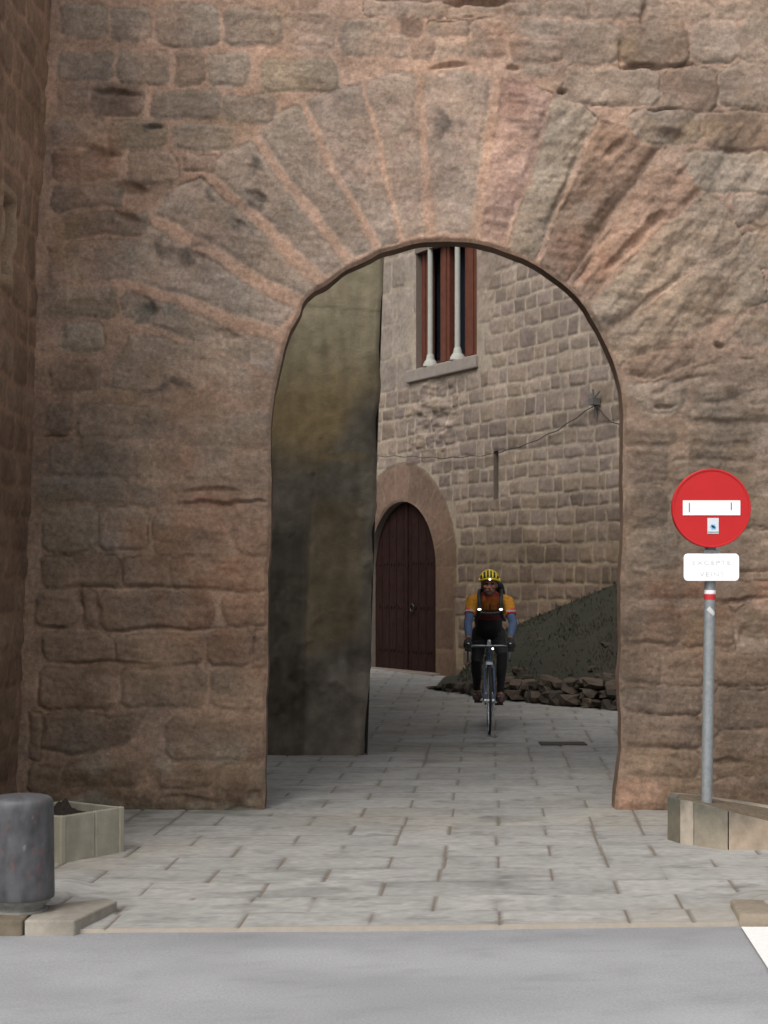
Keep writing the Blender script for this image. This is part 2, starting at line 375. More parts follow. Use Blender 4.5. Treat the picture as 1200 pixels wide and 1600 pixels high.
for i in range(len(bands) - 1):
    (o0, i0, a0, b0), (o1, i1, a1, b1) = bands[i], bands[i + 1]; a0, b0, a1, b1 = a0 * .95, b0 * .95, a1 * .95, b1 * .95
    def unit(p, q): L = math.hypot(q[0] - p[0], q[1] - p[1]); return ((q[0] - p[0]) / L, (q[1] - p[1]) / L)
    uo, ui = unit(o0, o1), unit(i0, i1); up0, up1 = unit(o0, i0), unit(o1, i1)
    ins = 5 if i < 8 else 2
    P = [(o0[0] + uo[0] * a0 + up0[0] * 5, o0[1] + uo[1] * a0 + up0[1] * 5), ((o0[0] + o1[0]) / 2 - (up0[0] + up1[0]) * 1.5, (o0[1] + o1[1]) / 2 - (up0[1] + up1[1]) * 1.5),
         (o1[0] - uo[0] * a1 + up1[0] * 5, o1[1] - uo[1] * a1 + up1[1] * 5),
         (i1[0] - ui[0] * b1 - up1[0] * ins, i1[1] - ui[1] * b1 - up1[1] * ins), (i0[0] + ui[0] * b0 - up0[0] * ins, i0[1] + ui[1] * b0 - up0[1] * ins)]
    S(P, tuple(q * f_ for q, f_ in zip(vcols[i], ((1.25, 1.12, 1.06) if i < 9 else (1.08, 1.08, 1.06)))), amp=.014 if i < 8 else .03, r=.03 if i < 8 else .05, rough=1.0 if i < 8 else 2.2)
RING = [W(*b[0]) for b in bands] + [W(960, 590), W(700, 1000), W(440, 600)]
z3 = dict(sc=.375, ox=0, oy=450); z4 = dict(sc=.375, ox=0, oy=850); z1 = dict(sc=.5, ox=0, oy=0); z2 = dict(sc=.5, ox=600, oy=0)
def P3(pts, ox, oy, sc, **k): S([(ox + x * sc, oy + y * sc) for x, y in pts], **k)
R(260, 150, 420, 255, colr=(.23, .19, .14), amp=.022, r=.03, **z3)
R(210, 305, 410, 430, colr=BROWN, amp=.018, **z3)
P3([(540, 200), (830, 240), (1040, 330), (1060, 440), (700, 432), (450, 425), (470, 300)], colr=(.205, .155, .115), **z3)
P3([(510, 30), (700, 70), (830, 130), (790, 165), (560, 150), (505, 90)], colr=(.20, .17, .13), **z3)
P3([(850, 140), (1000, 190), (1060, 240), (1020, 262), (870, 215)], colr=(.185, .16, .125), **z3)
R(190, 0, 470, 90, colr=GREY, **z3)
for q in [(185, 480, 300, 600), (325, 490, 750, 625), (765, 520, 1125, 650), (205, 640, 550, 785), (560, 650, 970, 795), (990, 670, 1135, 802), (170, 790, 520, 895), (540, 810, 710, 900), (760, 805, 1125, 850), (750, 868, 1130, 915),
          (180, 912, 400, 1100), (408, 920, 615, 1095), (640, 930, 945, 1120), (980, 950, 1140, 1112)]:
    i = (q[0] * 3 + q[1]) % 5; R(*q, colr=[(.185, .135, .098), (.17, .118, .085), (.195, .145, .10), (.15, .105, .075), (.205, .15, .108)][i], amp=.016, r=.022, **z3)
for q in [(180, 55, 495, 180), (505, 60, 700, 180), (710, 60, 1120, 190), (150, 200, 330, 350), (350, 200, 402, 350), (412, 205, 890, 355), (930, 215, 1118, 350), (180, 370, 460, 495), (480, 375, 850, 505), (860, 370, 1040, 512),
          (1052, 370, 1118, 520), (160, 515, 475, 690), (500, 525, 855, 685), (875, 530, 1115, 692), (690, 728, 1112, 895), (260, 912, 570, 1010), (650, 920, 880, 1015), (900, 912, 1105, 1110),
          (115, 930, 250, 1040), (180, 1030, 340, 1120), (350, 1020, 500, 1090), (520, 1030, 640, 1110), (650, 1030, 760, 1120), (770, 1040, 885, 1125), (120, 700, 165, 900)]:
    i = (q[0] * 3 + q[1]) % 5; R(*q, colr=[(.165, .112, .075), (.15, .10, .068), (.175, .122, .082), (.135, .09, .062), (.18, .128, .085)][i], amp=.02, r=.022, rough=1.2, **z4)  # lower stones darker and redder: dirt plus painted light falloff
P3([(180, 710), (330, 690), (450, 720), (600, 720), (560, 810), (450, 850), (290, 870), (170, 840)], colr=(.12, .085, .06), amp=.02, r=.03, **z4)
for q in [(190, 15, 330, 115), (340, 20, 470, 130), (490, 20, 680, 150), (700, 30, 880, 140), (895, 40, 1050, 165), (1065, 60, 1200, 175), (180, 165, 345, 250), (360, 165, 525, 260), (550, 160, 635, 265), (650, 165, 780, 275), (820, 185, 1050, 290),
          (180, 265, 270, 360), (285, 265, 445, 365), (475, 285, 690, 370), (700, 300, 855, 385), (170, 375, 325, 455), (345, 380, 525, 465), (555, 390, 720, 465), (160, 475, 370, 560), (400, 475, 555, 575), (160, 572, 380, 650), (575, 478, 680, 530),
          (200, 668, 470, 740), (205, 755, 440, 870), (150, 760, 190, 900), (150, 905, 365, 990)]:
    i = (q[0] * 3 + q[1]) % 6; R(*q, colr=[(.215, .165, .125), (.24, .165, .12), (.20, .16, .125), (.235, .185, .14), (.21, .145, .105), (.225, .175, .12)][i], amp=.012, r=.022, rough=1.2, **z1)
for q in [(-60, 0, 190, 52), (400, 0, 490, 50), (500, 0, 640, 50), (650, 0, 806, 50), (822, 0, 1018, 56), (1026, 0, 1180, 50), (130, 60, 260, 112), (270, 66, 400, 112), (410, 62, 552, 118), (565, 65, 735, 202), (966, 62, 1100, 192), (1112, 60, 1260, 200),
          (0, 110, 70, 180), (160, 125, 245, 178), (250, 125, 372, 180), (390, 130, 552, 196), (430, 206, 520, 240), (560, 215, 860, 325), (1050, 210, 1260, 340), (762, 345, 990, 448), (935, 478, 1260, 600), (1095, 615, 1260, 700)]:
    i = (q[0] * 3 + q[1]) % 5; R(*q, colr=[(.245, .185, .14), (.26, .195, .145), (.225, .175, .135), (.27, .21, .155), (.235, .165, .12)][i], amp=.016, r=.022, rough=1.3, **z2)
R(50, 52, 112, 112, colr=(.12, .08, .06), amp=.02, **z2); R(82, 120, 150, 172, colr=(.16, .11, .08), amp=.02, **z2)
R(746, 62, 955, 205, colr=(.165, .115, .08), amp=.02, rough=1.5, **z2); R(872, 212, 1040, 350, colr=(.17, .115, .082), amp=.02, **z2)
R(1002, 358, 1260, 470, colr=(.21, .14, .095), amp=.02, **z2); R(195, 6, 392, 50, colr=(.20, .15, .11), amp=-.03, **z2)
z8 = dict(sc=.28125, ox=950, oy=450); z9 = dict(sc=.28125, ox=950, oy=900)
for p, k in [([(90, 400), (240, 340), (470, 335), (480, 415), (230, 505), (100, 480)], 0), ([(100, 545), (240, 530), (420, 505), (445, 620), (380, 690), (220, 690), (110, 620)], 1),
             ([(490, 440), (700, 395), (930, 370), (930, 560), (620, 640), (500, 640), (470, 520)], 2), ([(510, 650), (930, 575), (930, 740), (460, 750), (450, 700)], 3)]:
    P3(p, colr=[(.185, .125, .088), (.19, .145, .108), (.215, .16, .115), (.20, .145, .10)][k], amp=.03, r=.04, rough=2, **z8)
for q in [(95, 770, 370, 880), (450, 775, 900, 870), (450, 880, 900, 960), (100, 890, 330, 1090), (340, 960, 620, 1090), (640, 970, 1000, 1150), (90, 1110, 330, 1330), (345, 1105, 1000, 1330), (90, 1345, 400, 1580), (410, 1345, 1000, 1560)]:
    i = (q[0] * 3 + q[1]) % 3; R(*q, colr=[(.165, .118, .082), (.18, .13, .09), (.15, .105, .075)][i], amp=.018, r=.03, rough=1.7, **z8)
for q in [(80, 10, 560, 112), (575, 20, 1000, 135), (80, 150, 400, 385), (412, 160, 700, 390), (715, 160, 1100, 400), (80, 402, 300, 602), (312, 402, 570, 605), (590, 420, 1000, 612), (80, 620, 520, 765), (590, 632, 1000, 845), (80, 785, 520, 960), (80, 970, 520, 1120),
          (590, 862, 1000, 1110), (350, 1135, 580, 1300), (590, 1122, 1000, 1300)]:
    i = (q[0] * 3 + q[1]) % 3; R(*q, colr=[(.155, .105, .072), (.17, .118, .08), (.14, .098, .07)][i], amp=.018, r=.03, rough=1.5, **z9)
R(55, 1135, 340, 1318, colr=(.24, .14, .095), amp=.05, r=.06, rough=1.5, **z9)
# coursed filler outside the frame
def filler(u0, u1, v0, v1, seed, cols, hh=(.2, .34), ww=(.3, .75), amp=.016, skip=None, gap=.012, r=.02, chm=.14):
    rr = random.Random(seed); out = []; v = v0
    while v < v1:
        h = rr.uniform(*hh); u = u0 - rr.uniform(0, .3)
        while u < u1:
            wd = rr.uniform(*ww); g = rr.uniform(gap * .7, gap * 1.6)
            j = lambda: rr.uniform(-.012, .012) * (h / .25)
            c = min(h, wd) * chm; a, b, c0, d = u + g, u + wd - g, v + g, v + h - g
            p = [(a + c, c0 + j()), (b - c, c0 + j()), (b + j(), c0 + c), (b + j(), d - c), (b - c, d + j()), (a + c, d + j()), (a + j(), d - c), (a + j(), c0 + c)]
            if not (skip and skip((a + b) / 2, (c0 + d) / 2, a, b, c0, d)): out.append((p, dict(col=rr.choice(cols), amp=amp * rr.uniform(.6, 1.3), r=r, rough=1.0)))
            u += wd
        v += h
    return out
fc = [(.23, .17, .125), (.20, .15, .11), (.245, .185, .14)]
ST += filler(W(1212, 0)[0], 4.3, -.1, 7.3, 3, fc); ST += filler(-2.7, W(1212, 0)[0], 5.64, 7.3, 4, fc)

st_ = .0105
us = np.arange(-2.62, 4.2, st_); vs2 = np.arange(-.12, 6.0, st_)
U, V = np.meshgrid(us.astype(np.float32), vs2.astype(np.float32))
wx = .016 * fbm(U, V, 3.2, 3, 301) + .007 * fbm(U, V, 14, 2, 302); wy = .016 * fbm(U, V, 3.2, 3, 311) + .007 * fbm(U, V, 14, 2, 312)
D, ID = stone_field(U, V, ST, wx, wy)
amp = np.array([p['amp'] for _, p in ST] + [0], np.float32)[ID]; rr_ = np.array([p['r'] for _, p in ST] + [.02], np.float32)[ID]
rgh = np.array([p['rough'] for _, p in ST] + [1], np.float32)[ID]; cl = np.array([p['col'] for _, p in ST] + [(.3, .2, .14)], np.float32)[ID]
tn = np.random.RandomState(9).rand(len(ST) + 1).astype(np.float32)[ID]
soft = np.clip(.5 + .9 * fbm(U, V, 1.9, 3, 317), 0, 1)
m_s = sst(-.006 - .008 * soft, .006 + .012 * soft, D + .008 + .006 * fbm(U, V, 24, 2, 318)); dome = sst(0, 1, np.clip(D / (rr_ * 1.1), 0, 1)) * m_s * (.22 + .42 * (1 - soft))
bedding = fbm(U * .8 + tn * 9, V * 5 + .5 * U, 4.5, 4, 331)
rough_n = fbm(U, V, 9, 4, 321)
# eroded zone at the right haunch, grain following the voussoirs
e = sst(1.5, .5, np.hypot((U - 1.55) * .9, V - 4.15)) * sst(.9, 1.25, U)
e2 = sst(1.0, 1.5, U) * sst(5.2, 4.4, V) * sst(2.4, 3.2, V)
ca, sa = math.cos(.9), math.sin(.9)
dg = fbm((U * ca + V * sa) * .9, (-U * sa + V * ca) * 3.4, 2.4, 5, 341)
# horizontal weathering grooves, open joints with small ledges
H = dome * amp + m_s * (.0045 * rgh * rough_n + .003 * rgh * bedding) + (1 - m_s) * .003 * fbm(U, V, 7, 3, 351)
H += .012 * fbm(U, V, 1.1, 3, 361) + .020 * e * dg + .010 * e2 * dg
crack = sst(.007, .0, np.abs(D + .006)) * sst(.1, .6, fbm(U, V, 1.6, 3, 371))
H -= .012 * crack
# deep eroded pockets (px centre, rx, ry, depth, angle)
holes = [(178, 146, 42, 6, .03, .05), (158, 238, 26, 9, .045, .15), (205, 296, 28, 10, .045, .12), (195, 340, 22, 8, .035, .1), (245, 200, 15, 6, .03, 0), (402, 308, 20, 8, .025, .55), (375, 352, 14, 6, .02, .5), (305, 405, 14, 8, .02, .6),
         (355, 815 * 0 + 520, 26, 7, .02, .3), (228, 480, 10, 14, .02, 0), (85, 680, 20, 3, .04, 0), (355, 788, 72, 4, .03, 0), (332, 768, 40, 5, .02, 0), (875, 146, 8, 5, .05, 0), (745, 2, 48, 7, .06, 0), (700, 103, 30, 4, .03, 0), (798, 109, 10, 4, .03, 0),
         (1006, 22, 5, 16, .035, 0), (972, 80, 3, 28, .03, 0), (1000, 104, 40, 3, .03, 0), (1068, 102, 20, 3, .03, 0), (1036, 172, 26, 2, .03, 0), (1025, 345, 18, 9, .04, -.7), (985, 385, 48, 8, .05, -.72), (960, 235, 22, 8, .03, -.9),
         (1045, 215, 30, 12, .03, .2), (1125, 540, 7, 5, .04, 0), (1040, 632, 16, 4, .03, 0), (88, 980, 16, 4, .03, 0), (128, 935, 4, 18, .03, 0), (250, 984, 110, 3, .018, 0), (235, 920, 90, 3, .018, 0), (180, 1037, 70, 3, .02, 0),
         (880, 300, 5, 60, .02, .4), (1165, 990, 10, 14, .02, 0), (1140, 835, 14, 8, .02, .5), (400, 1245, 14, 14, .03, 0), (300, 1252, 40, 8, .02, .1), (1135, 1190, 25, 7, .02, 0), (1165, 935, 40, 4, .02, 0), (1010, 470, 60, 5, .02, -.6), (1060, 600, 40, 5, .02, -.35)]
hm = np.zeros_like(U)
for hx, hy, rx, ry, dp, an in holes:
    cx, cy = W(hx, hy); du = (U + wx * 1.2 - cx) * 228; dv = -(V + wy * 1.2 - cy) * 228
    a = du * math.cos(an) + dv * math.sin(an); b = -du * math.sin(an) + dv * math.cos(an)
    q = sst(1.35, .45, np.hypot(a / rx, b / ry)); H -= dp * q; hm = np.maximum(hm, q)
rin2, rdd = pdist(U, V, RING); isv = (sst(-.12, .1, np.where(rin2, rdd, -rdd)) * sst(2.9, 3.2, V))
H += .005 * isv * (1 - m_s) * sst(1.2, .8, U)
# colours
mort = lin((.375, .238, .165)) * (1 + .12 * fbm(U, V, 3, 4, 381) + .08 * fbm(U, V, 22, 2, 382))[..., None]
hgt = V[..., None]
mfade = sst(2.4, 3.9, hgt); mort = mort * (.66 + .34 * mfade) * (1 - (1 - mfade) * (1 - lin((.97, 1.0, .98))))  # mortar darker towards the foot: dirt, with light falloff put into the colour
mr_ = sst(.9, 1.3, U)[..., None] * (.75); mort = mort * (1 - mr_ * (1 - lin((.80, .84, .86))))
stn = cl * lin((1.1, 1.1, 1.1)) * (1 + .36 * (tn - .5) + .16 * fbm(U, V, 2.2, 4, 391) + .06 * bedding + .10 * fbm(U, V, 18, 3, 395))[..., None]
redn = (sst(.25, .9, fbm(U, V, 1.5, 4, 401)) * (1 - .7 * isv * sst(1.5, .8, U)))[..., None]; stn = stn * (1 - redn * (1 - lin((1.12, .88, .78))))
lich = sst(.2, .8, fbm(U, V, 3.1, 4, 411))[..., None]; stn = stn * (1 - .3 * lich) + lin((.25, .215, .165)) * .3 * lich * (.6 + .4 * mfade)
jn = (isv * sst(1.6, .9, U))[..., None]; mort = mort * (1 + .18 * jn * lin((1.1, 1.0, .92))); mk = m_s[..., None] * (.86 + .12 * isv[..., None] - (1 - .75 * isv[..., None]) * .35 * sst(-.1, .8, fbm(U, V, 2.5, 4, 421))[..., None])
c = mort * (1 - mk) + stn * mk
# pink mortar smeared over stones
stn_lo = (1 - mfade) * m_s[..., None]; c = c * (1 - .10 * stn_lo); sm = sst(.4, 1.0, fbm(U, V, 1.3, 4, 431))[..., None] * .35 * (1 - .8 * isv[..., None]); c = c * (1 - sm) + mort * sm
# black spots on the pockets and on the voussoirs
bl = np.zeros_like(U)
for hx, hy, rx, ry in [(700, 205, 26, 55), (710, 240, 30, 20), (612, 205, 30, 40), (158, 238, 34, 12), (205, 298, 42, 14), (195, 345, 28, 12), (178, 147, 46, 11), (244, 200, 22, 9), (405, 315, 34, 16), (378, 355, 26, 12), (305, 400, 34, 26), (228, 480, 22, 22), (352, 520, 30, 14), (250, 600, 90, 14), (262, 380, 34, 30), (300, 300, 40, 40), (400, 250, 30, 20)]:
    cx, cy = W(hx, hy); q = sst(1.4, .2, np.hypot((U + wx * 2 - cx) * 228 / rx, (V + wy * 2 - cy) * 228 / ry)); bl = np.maximum(bl, q)
bl = (bl * sst(-.15, .55, fbm(U, V, 8, 4, 441)))[..., None]
c = c * (1 - .72 * bl) + lin((.045, .047, .045)) * .72 * bl
crack = crack * sst(-.1, .7, fbm(U, V, 5, 3, 373)); c = c * (1 - .45 * crack[..., None])
# damp, dirty foot of the wall
ft = sst(.55, .0, V + .12 * fbm(U, V, 3, 3, 451))[..., None]; c = c * (1 - ft * (1 - lin((.92, .90, .84))))
wh = 1.3 * (sst(.7, .15, V) * sst(.05, .5, fbm(U, V, 4, 4, 461)) * sst(-.6, -1.0, U))[..., None]; c = c * (1 - .5 * wh) + lin((.23, .20, .155)) * .5 * wh
rs = (sst(.5, .2, np.hypot((U + .88) * 1.5, V - .12)) * sst(-.1, .5, fbm(U, V, 7, 4, 463)))[..., None]; c = c * (1 - .55 * rs) + lin((.07, .035, .026)) * .55 * rs
gm = (sst(.16, .02, V) * sst(-.7, -1.1, U))[..., None]; c = c * (1 - .5 * gm) + lin((.07, .075, .045)) * .5 * gm
gr = c @ lin((.3, .5, .2)); c = c * .86 + gr[..., None] * .14
c = c * lin((1.0, 1.005, 1.01)); spk = fbm(U, V, 42, 2, 471); pt1 = fbm(U, V, 2.6, 5, 476)[..., None]; pt2 = fbm(U, V * 1.4, 5.5, 4, 477)[..., None]
c = c * (1 + .15 * spk + .12 * fbm(U, V * 1.5, .9, 4, 475))[..., None] * (1 + .16 * pt1 * lin((1.25, 1.0, .75))) * (1 + .14 * pt2 * lin((.9, 1, 1.15)))
och = (sst(.35, .9, fbm(U, V, 3.2, 4, 478)) * (1 - .8 * isv))[..., None]; c = c * (1 - .35 * och) + lin((.27, .19, .115)) * .35 * och * (.65 + .4 * mfade)
H += .0022 * fbm(U, V, 34, 2, 481) + .0022 * fbm(U, V, 15, 3, 485)
c = np.clip(c, .01, .9)
# opening
POLY = OUT + [(OUT[-1][0], -.5), (OUT[0][0], -.5)]
bb = (U > -1.0) & (U < 1.85) & (V < 4.2)
sdv = np.full(U.shape, -9.0, np.float32); NX = U.copy(); NY = V.copy()
ins, d, nx, ny = pdist(U[bb], V[bb], POLY, nearest=True)
sdv[bb] = np.where(ins, d, -d); NX[bb] = nx; NY[bb] = ny
edge = sst(-.03, 0, sdv); H = H * (1 - edge) - .02 * edge * edge
inside = sdv > 0
X = np.where(inside, NX, U); Zc = np.where(inside, NY, V)
faces = grid_faces(*U.shape); fi = inside.ravel()[faces].all(1); faces = faces[~fi]
# batter: the wall leans back very slightly
co = np.stack([X, DW - H, Zc], -1).reshape(-1, 3); cc = c.reshape(-1, 3)
fc_ = co[faces].mean(1); rin, _ = pdist(fc_[:, 0], fc_[:, 2], RING)
tw = empty('town_wall', (0, DW, 0)); tag(tw, 'massive reddish sandstone wall pierced by the round arched gateway', 'wall')
def rel(o, root): o.parent = root; o.location = -Vector(root.location); return o
rel(sub_mesh('masonry', co, faces, ~rin, M['stone'], None, cc), tw)
rel(sub_mesh('arch_ring', co, faces, rin, M['stone'], None, cc), tw)
# lining of the passage + body of the wall
n = len(OUT); kd = [0, .015, .03, .05, .07, .09, .11, .13, .16, .19]
cen = (.42, 1.2)
rows_ = []; rcol = []
for j, dd in enumerate(kd):
    for i, (x, y) in enumerate(OUT):
        q = 1 + (.006 * dd / .3)
        nz = .008 * float(vnoise(np.array([x * 9 + dd * 20 + 50]), np.array([y * 9 + 50]), 500)[0]) * (1 if j else 0)
        dx, dy = cen[0] - x, (cen[1] - y) * (1 if y > 2.2 else .0); L = math.hypot(dx, dy) + 1e-6
        rows_.append((x - dx / L * (nz - .0 * dd), DW + .019 + dd, y - dy / L * (nz - .0 * dd)))
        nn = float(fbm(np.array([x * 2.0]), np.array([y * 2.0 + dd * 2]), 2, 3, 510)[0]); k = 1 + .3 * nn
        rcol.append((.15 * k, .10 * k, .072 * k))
Rv = np.array(rows_); Rc = np.array(rcol)
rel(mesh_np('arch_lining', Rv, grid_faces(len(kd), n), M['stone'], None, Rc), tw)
mb = MB(); y0 = DW + .209; y1 = DW + 1.15
def off(x, y, s):
    dx, dy = x - cen[0], (y - 2.4) if y > 2.4 else 0; L = math.hypot(dx, dy) + 1e-6; return (x + dx / L * s, y + dy / L * s)
base_ = [(x - (cen[0] - x) / (math.hypot(cen[0] - x, (cen[1] - y) * (y > 2.2)) + 1e-6) * -.0, y) for x, y in OUT]
A = [(rows_[(len(kd) - 1) * n + i]) for i in range(n)]
B = [(*off(x, y, .36), ) for x, y in OUT]
vsx = [(a[0], y0, a[2]) for a in A] + [(b[0], y0, b[1]) for b in B] + [(b[0], y1, b[1]) for b in B]
OX = [(-4.6, -.1) if x < cen[0] else (4.2, -.1) for x, y in OUT]
for i, (x, y) in enumerate(OUT):
    ang = math.atan2(y - 1.2, x - cen[0])
    if y < 1.2: OX[i] = ((-4.6 if x < cen[0] else 4.2), y)
    else:
        t = (math.pi - ang) / math.pi
        q = t * (4.8 + 8.8 + 4.8)
        OX[i] = (-4.6, 1.2 + q) if q < 4.8 else ((-4.6 + q - 4.8, 6.0) if q < 13.6 else (4.2, 6.0 - (q - 13.6)))
vsx += [(o[0], y1, o[1]) for o in OX]
fs = []
for k in range(3):
    for i in range(n - 1): fs.append((k * n + i, k * n + i + 1, (k + 1) * n + i + 1, (k + 1) * n + i))
mb.add(vsx, fs)
mb.add([(-4.6, DW + .01, 5.98), (4.19, DW + .01, 5.98), (4.19, y1, 6.0), (-4.6, y1, 6.0)], [(0, 1, 2, 3)])
mb.add([(4.19, DW + .01, -.1), (4.2, y1, -.1), (4.2, y1, 6.0), (4.19, DW + .01, 5.98)], [(0, 1, 2, 3)])
core = mb.build('wall_core', mat('inner_stone', (.17, .12, .085), rough=.95, var=.25, nscale=5, bump=.6, bscale=12, bdist=.04)); rel(core, tw)

# ---- projecting tower face at the far left (side wall running towards the camera)
def TX(v): return W(72, 0)[0] - .0 + (-.21 + .23 * np.clip(v / 5.6, 0, 1.3))       # battered
ut = np.arange(0, 3.2, .014).astype(np.float32); vt = np.arange(-.12, 7.2, .0125).astype(np.float32)
U, V = np.meshgrid(ut, vt)              # U = distance towards the camera from the gate wall
tcols = [(.19, .125, .085), (.165, .11, .075), (.20, .14, .098), (.15, .10, .07)]
tst = filler(-.1, 3.3, -.1, 7.3, 21, tcols, hh=(.17, .3), ww=(.28, .6), amp=.02)
def TU(px, zz):   # distance out from the wall at which photo column px is met
    x = TX(zz); return DW - F * float(x) / (px - 600)
wx = .018 * fbm(U, V, 3.2, 3, 601); wy = .018 * fbm(U, V, 3.2, 3, 602)
D, ID = stone_field(U, V, tst, wx, wy)
amp = np.array([p['amp'] for _, p in tst] + [0], np.float32)[ID]; cl = np.array([p['col'] for _, p in tst] + [(.3, .2, .14)], np.float32)[ID]
m_s = sst(-.012, .022, D + .008 * fbm(U, V, 20, 2, 605)); H = m_s * (sst(0, .05, D) * amp * .5 + .006 * fbm(U, V, 8, 4, 611)) + .02 * fbm(U, V, 1.3, 3, 621)
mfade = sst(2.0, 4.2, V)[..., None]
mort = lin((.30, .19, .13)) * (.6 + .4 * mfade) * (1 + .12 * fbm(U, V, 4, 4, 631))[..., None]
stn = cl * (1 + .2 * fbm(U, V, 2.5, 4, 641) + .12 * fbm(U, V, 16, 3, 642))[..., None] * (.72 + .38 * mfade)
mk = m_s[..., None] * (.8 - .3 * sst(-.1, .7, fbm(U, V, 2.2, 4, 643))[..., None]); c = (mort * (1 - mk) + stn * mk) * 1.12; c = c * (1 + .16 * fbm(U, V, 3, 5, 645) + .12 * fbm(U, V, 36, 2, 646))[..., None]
sl0, sl1 = TU(19, 4.1), TU(4, 4.1); zs0, zs1 = CH + (HOR - 455) / 236, CH + (HOR - 345) / 236
slit = (U > sl0) & (U < sl1) & (V > zs0) & (V < zs1)
q = sst(.02, 0, np.maximum(np.maximum(sl0 - U, U - sl1), np.maximum(zs0 - V, V - zs1))); H = H - .16 * q
dr = sst(.09, .05, np.maximum(np.maximum(sl0 - U, U - sl1), np.maximum(zs0 - V, V - zs1) * .9)) * (1 - q); c = c * (1 - .7 * dr[..., None]) + lin((.34, .25, .17)) * .7 * dr[..., None]
H += .02 * dr * (1 + .4 * fbm(U, V, 9, 2, 661))
Xt = TX(V) + H * 1.0
co = np.stack([Xt, DW + .02 - U, V], -1).reshape(-1, 3)
tt = empty('wall_tower', (float(TX(0)), DW - 1.5, 0)); tag(tt, 'shaded side of a stone tower with a narrow slit, left of the arch', 'tower')
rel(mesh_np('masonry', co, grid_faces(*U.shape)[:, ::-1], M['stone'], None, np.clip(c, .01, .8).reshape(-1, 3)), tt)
mb = MB(); yb = DW + .02 - 3.19; xt0, xt1 = float(TX(-.1)), float(TX(7.2))
mb.add([(xt0, yb, -.1), (xt1, yb, 7.2), (-5.5, yb, 7.2), (-5.5, yb, -.1), (xt1, DW, 7.19), (-5.5, DW, 7.19)], [(0, 1, 2, 3), (1, 4, 5, 2)])
rel(mb.build('tower_core', bpy.data.materials['inner_stone']), tt)

# ================================================================== HOUSE behind
HO = Vector((0, 26, 0)); HE = Vector((.478, -.878, 0)).normalized(); HN = Vector((-.878, -.478, 0)).normalized()
def HU(px, py):
    k = (px - 600) / F; u = 26 * k / (HE.x - HE.y * k); return (u, CH + (HOR - py) * (26 + HE.y * u) / F)
def HUd(px, d):      # u on a plane d metres behind the facade
    k = (px - 600) / F; return (k * (26 - HN.y * d) + HN.x * d) / (HE.x - HE.y * k)
def HP(u, v, d=0): return HO + HE * u - HN * d + Vector((0, 0, v))
house = empty('stone_house', HP(2.5, .2)); tag(house, 'old house of small squared stones with pale joints seen through the arch', 'house')
us = np.arange(-3.2, 9.0, .021).astype(np.float32); vs3 = np.arange(0, 7.6, .019).astype(np.float32)
U, V = np.meshgrid(us, vs3)
wc, wr, spring = .58, 1.08, 1.86
wu0, wu1, wv0, wv1 = HU(650, 577)[0], HU(745, 556)[0], 4.98, 7.5
s0, s1 = HU(771, 705), HU(779, 780)
hc = [(.26, .205, .18), (.245, .195, .175), (.235, .182, .158), (.28, .225, .195), (.26, .205, .168), (.215, .17, .158)]
def skip_h(cu, cv, a, b, c0, d):
    if math.hypot(cu - wc, max(cv - spring, 0)) < wr + .62 + .05: return True
    if cu < wu0 and cv > 4.7: return True
    if a < wu1 + .02 and b > wu0 and cv > 4.75: return True
    return False
hs_ = filler(-3.2, 9, 0, 7.6, 31, hc, hh=(.19, .30), ww=(.2, .5), amp=.02, skip=skip_h, gap=.0095, r=.03, chm=.07)
hs_ += filler(-.6, wu0 + .12, 4.72, 7.6, 33, [(.28, .235, .215), (.295, .25, .225)], hh=(.42, .6), ww=(.4, .62), amp=.01, gap=.009, r=.02, skip=lambda cu, cv, a, b, c0, d: b > wu0 + .3)
hs_ += filler(wu1 + .02, wu1 + .7, 5.4, 7.6, 34, [(.28, .225, .195)], hh=(.45, .6), ww=(.55, .68), amp=.012, gap=.01, skip=lambda cu, cv, a, b, c0, d: a > wu1 + .4)
# portal voussoirs
nv_ = 11
for k in range(nv_):
    a0, a1 = math.pi * k / nv_ + .008, math.pi * (k + 1) / nv_ - .008
    pts = [(wc + (wr + .0) * math.cos(t), spring + (wr + .0) * math.sin(t)) for t in np.linspace(a0, a1, 4)] + [(wc + (wr + .60) * math.cos(t), spring + (wr + .60) * math.sin(t)) for t in np.linspace(a1, a0, 4)]
    hs_.append((pts, dict(col=(.205, .143, .12) if k % 3 else (.19, .133, .112), amp=.005, r=.02, rough=.5)))
for sx in (1, -1):
    for (v0_, v1_) in ((.1, .62), (.64, 1.22), (1.24, 1.88)):
        a, b = (wc + wr, wc + wr + .56) if sx > 0 else (wc - wr - .6, wc - wr)
        hs_.append(([(a, v0_), (b, v0_), (b, v1_), (a, v1_)], dict(col=(.185, .13, .108), amp=.005, r=.02, rough=.5)))
wx = .022 * fbm(U, V, 2.2, 3, 701) + .008 * fbm(U, V, 9, 2, 703); wy = .03 * fbm(U, V, .8, 3, 702) + .008 * fbm(U, V, 9, 2, 704)
D, ID = stone_field(U, V, hs_, wx, wy)
amp = np.array([p['amp'] for _, p in hs_] + [0], np.float32)[ID]; cl = np.array([p['col'] for _, p in hs_] + [(.3, .2, .14)], np.float32)[ID]
rg = np.array([p['rough'] for _, p in hs_] + [1], np.float32)[ID]; tn = np.random.RandomState(19).rand(len(hs_) + 1).astype(np.float32)[ID]
m_s = sst(-.004, .014, D)
rough_patch = sst(.9, .3, np.hypot((U - 1.6) * .8, V - 4.2))
H = m_s * (sst(0, .04, D) * amp * .55 + .007 * rg * fbm(U, V, 7, 3, 711)) + .015 * fbm(U, V, .9, 2, 721) + .045 * rough_patch * fbm(U * .7, V * 1.8, 4, 3, 725)
low = sst(3.6, 1.4, V)[..., None]
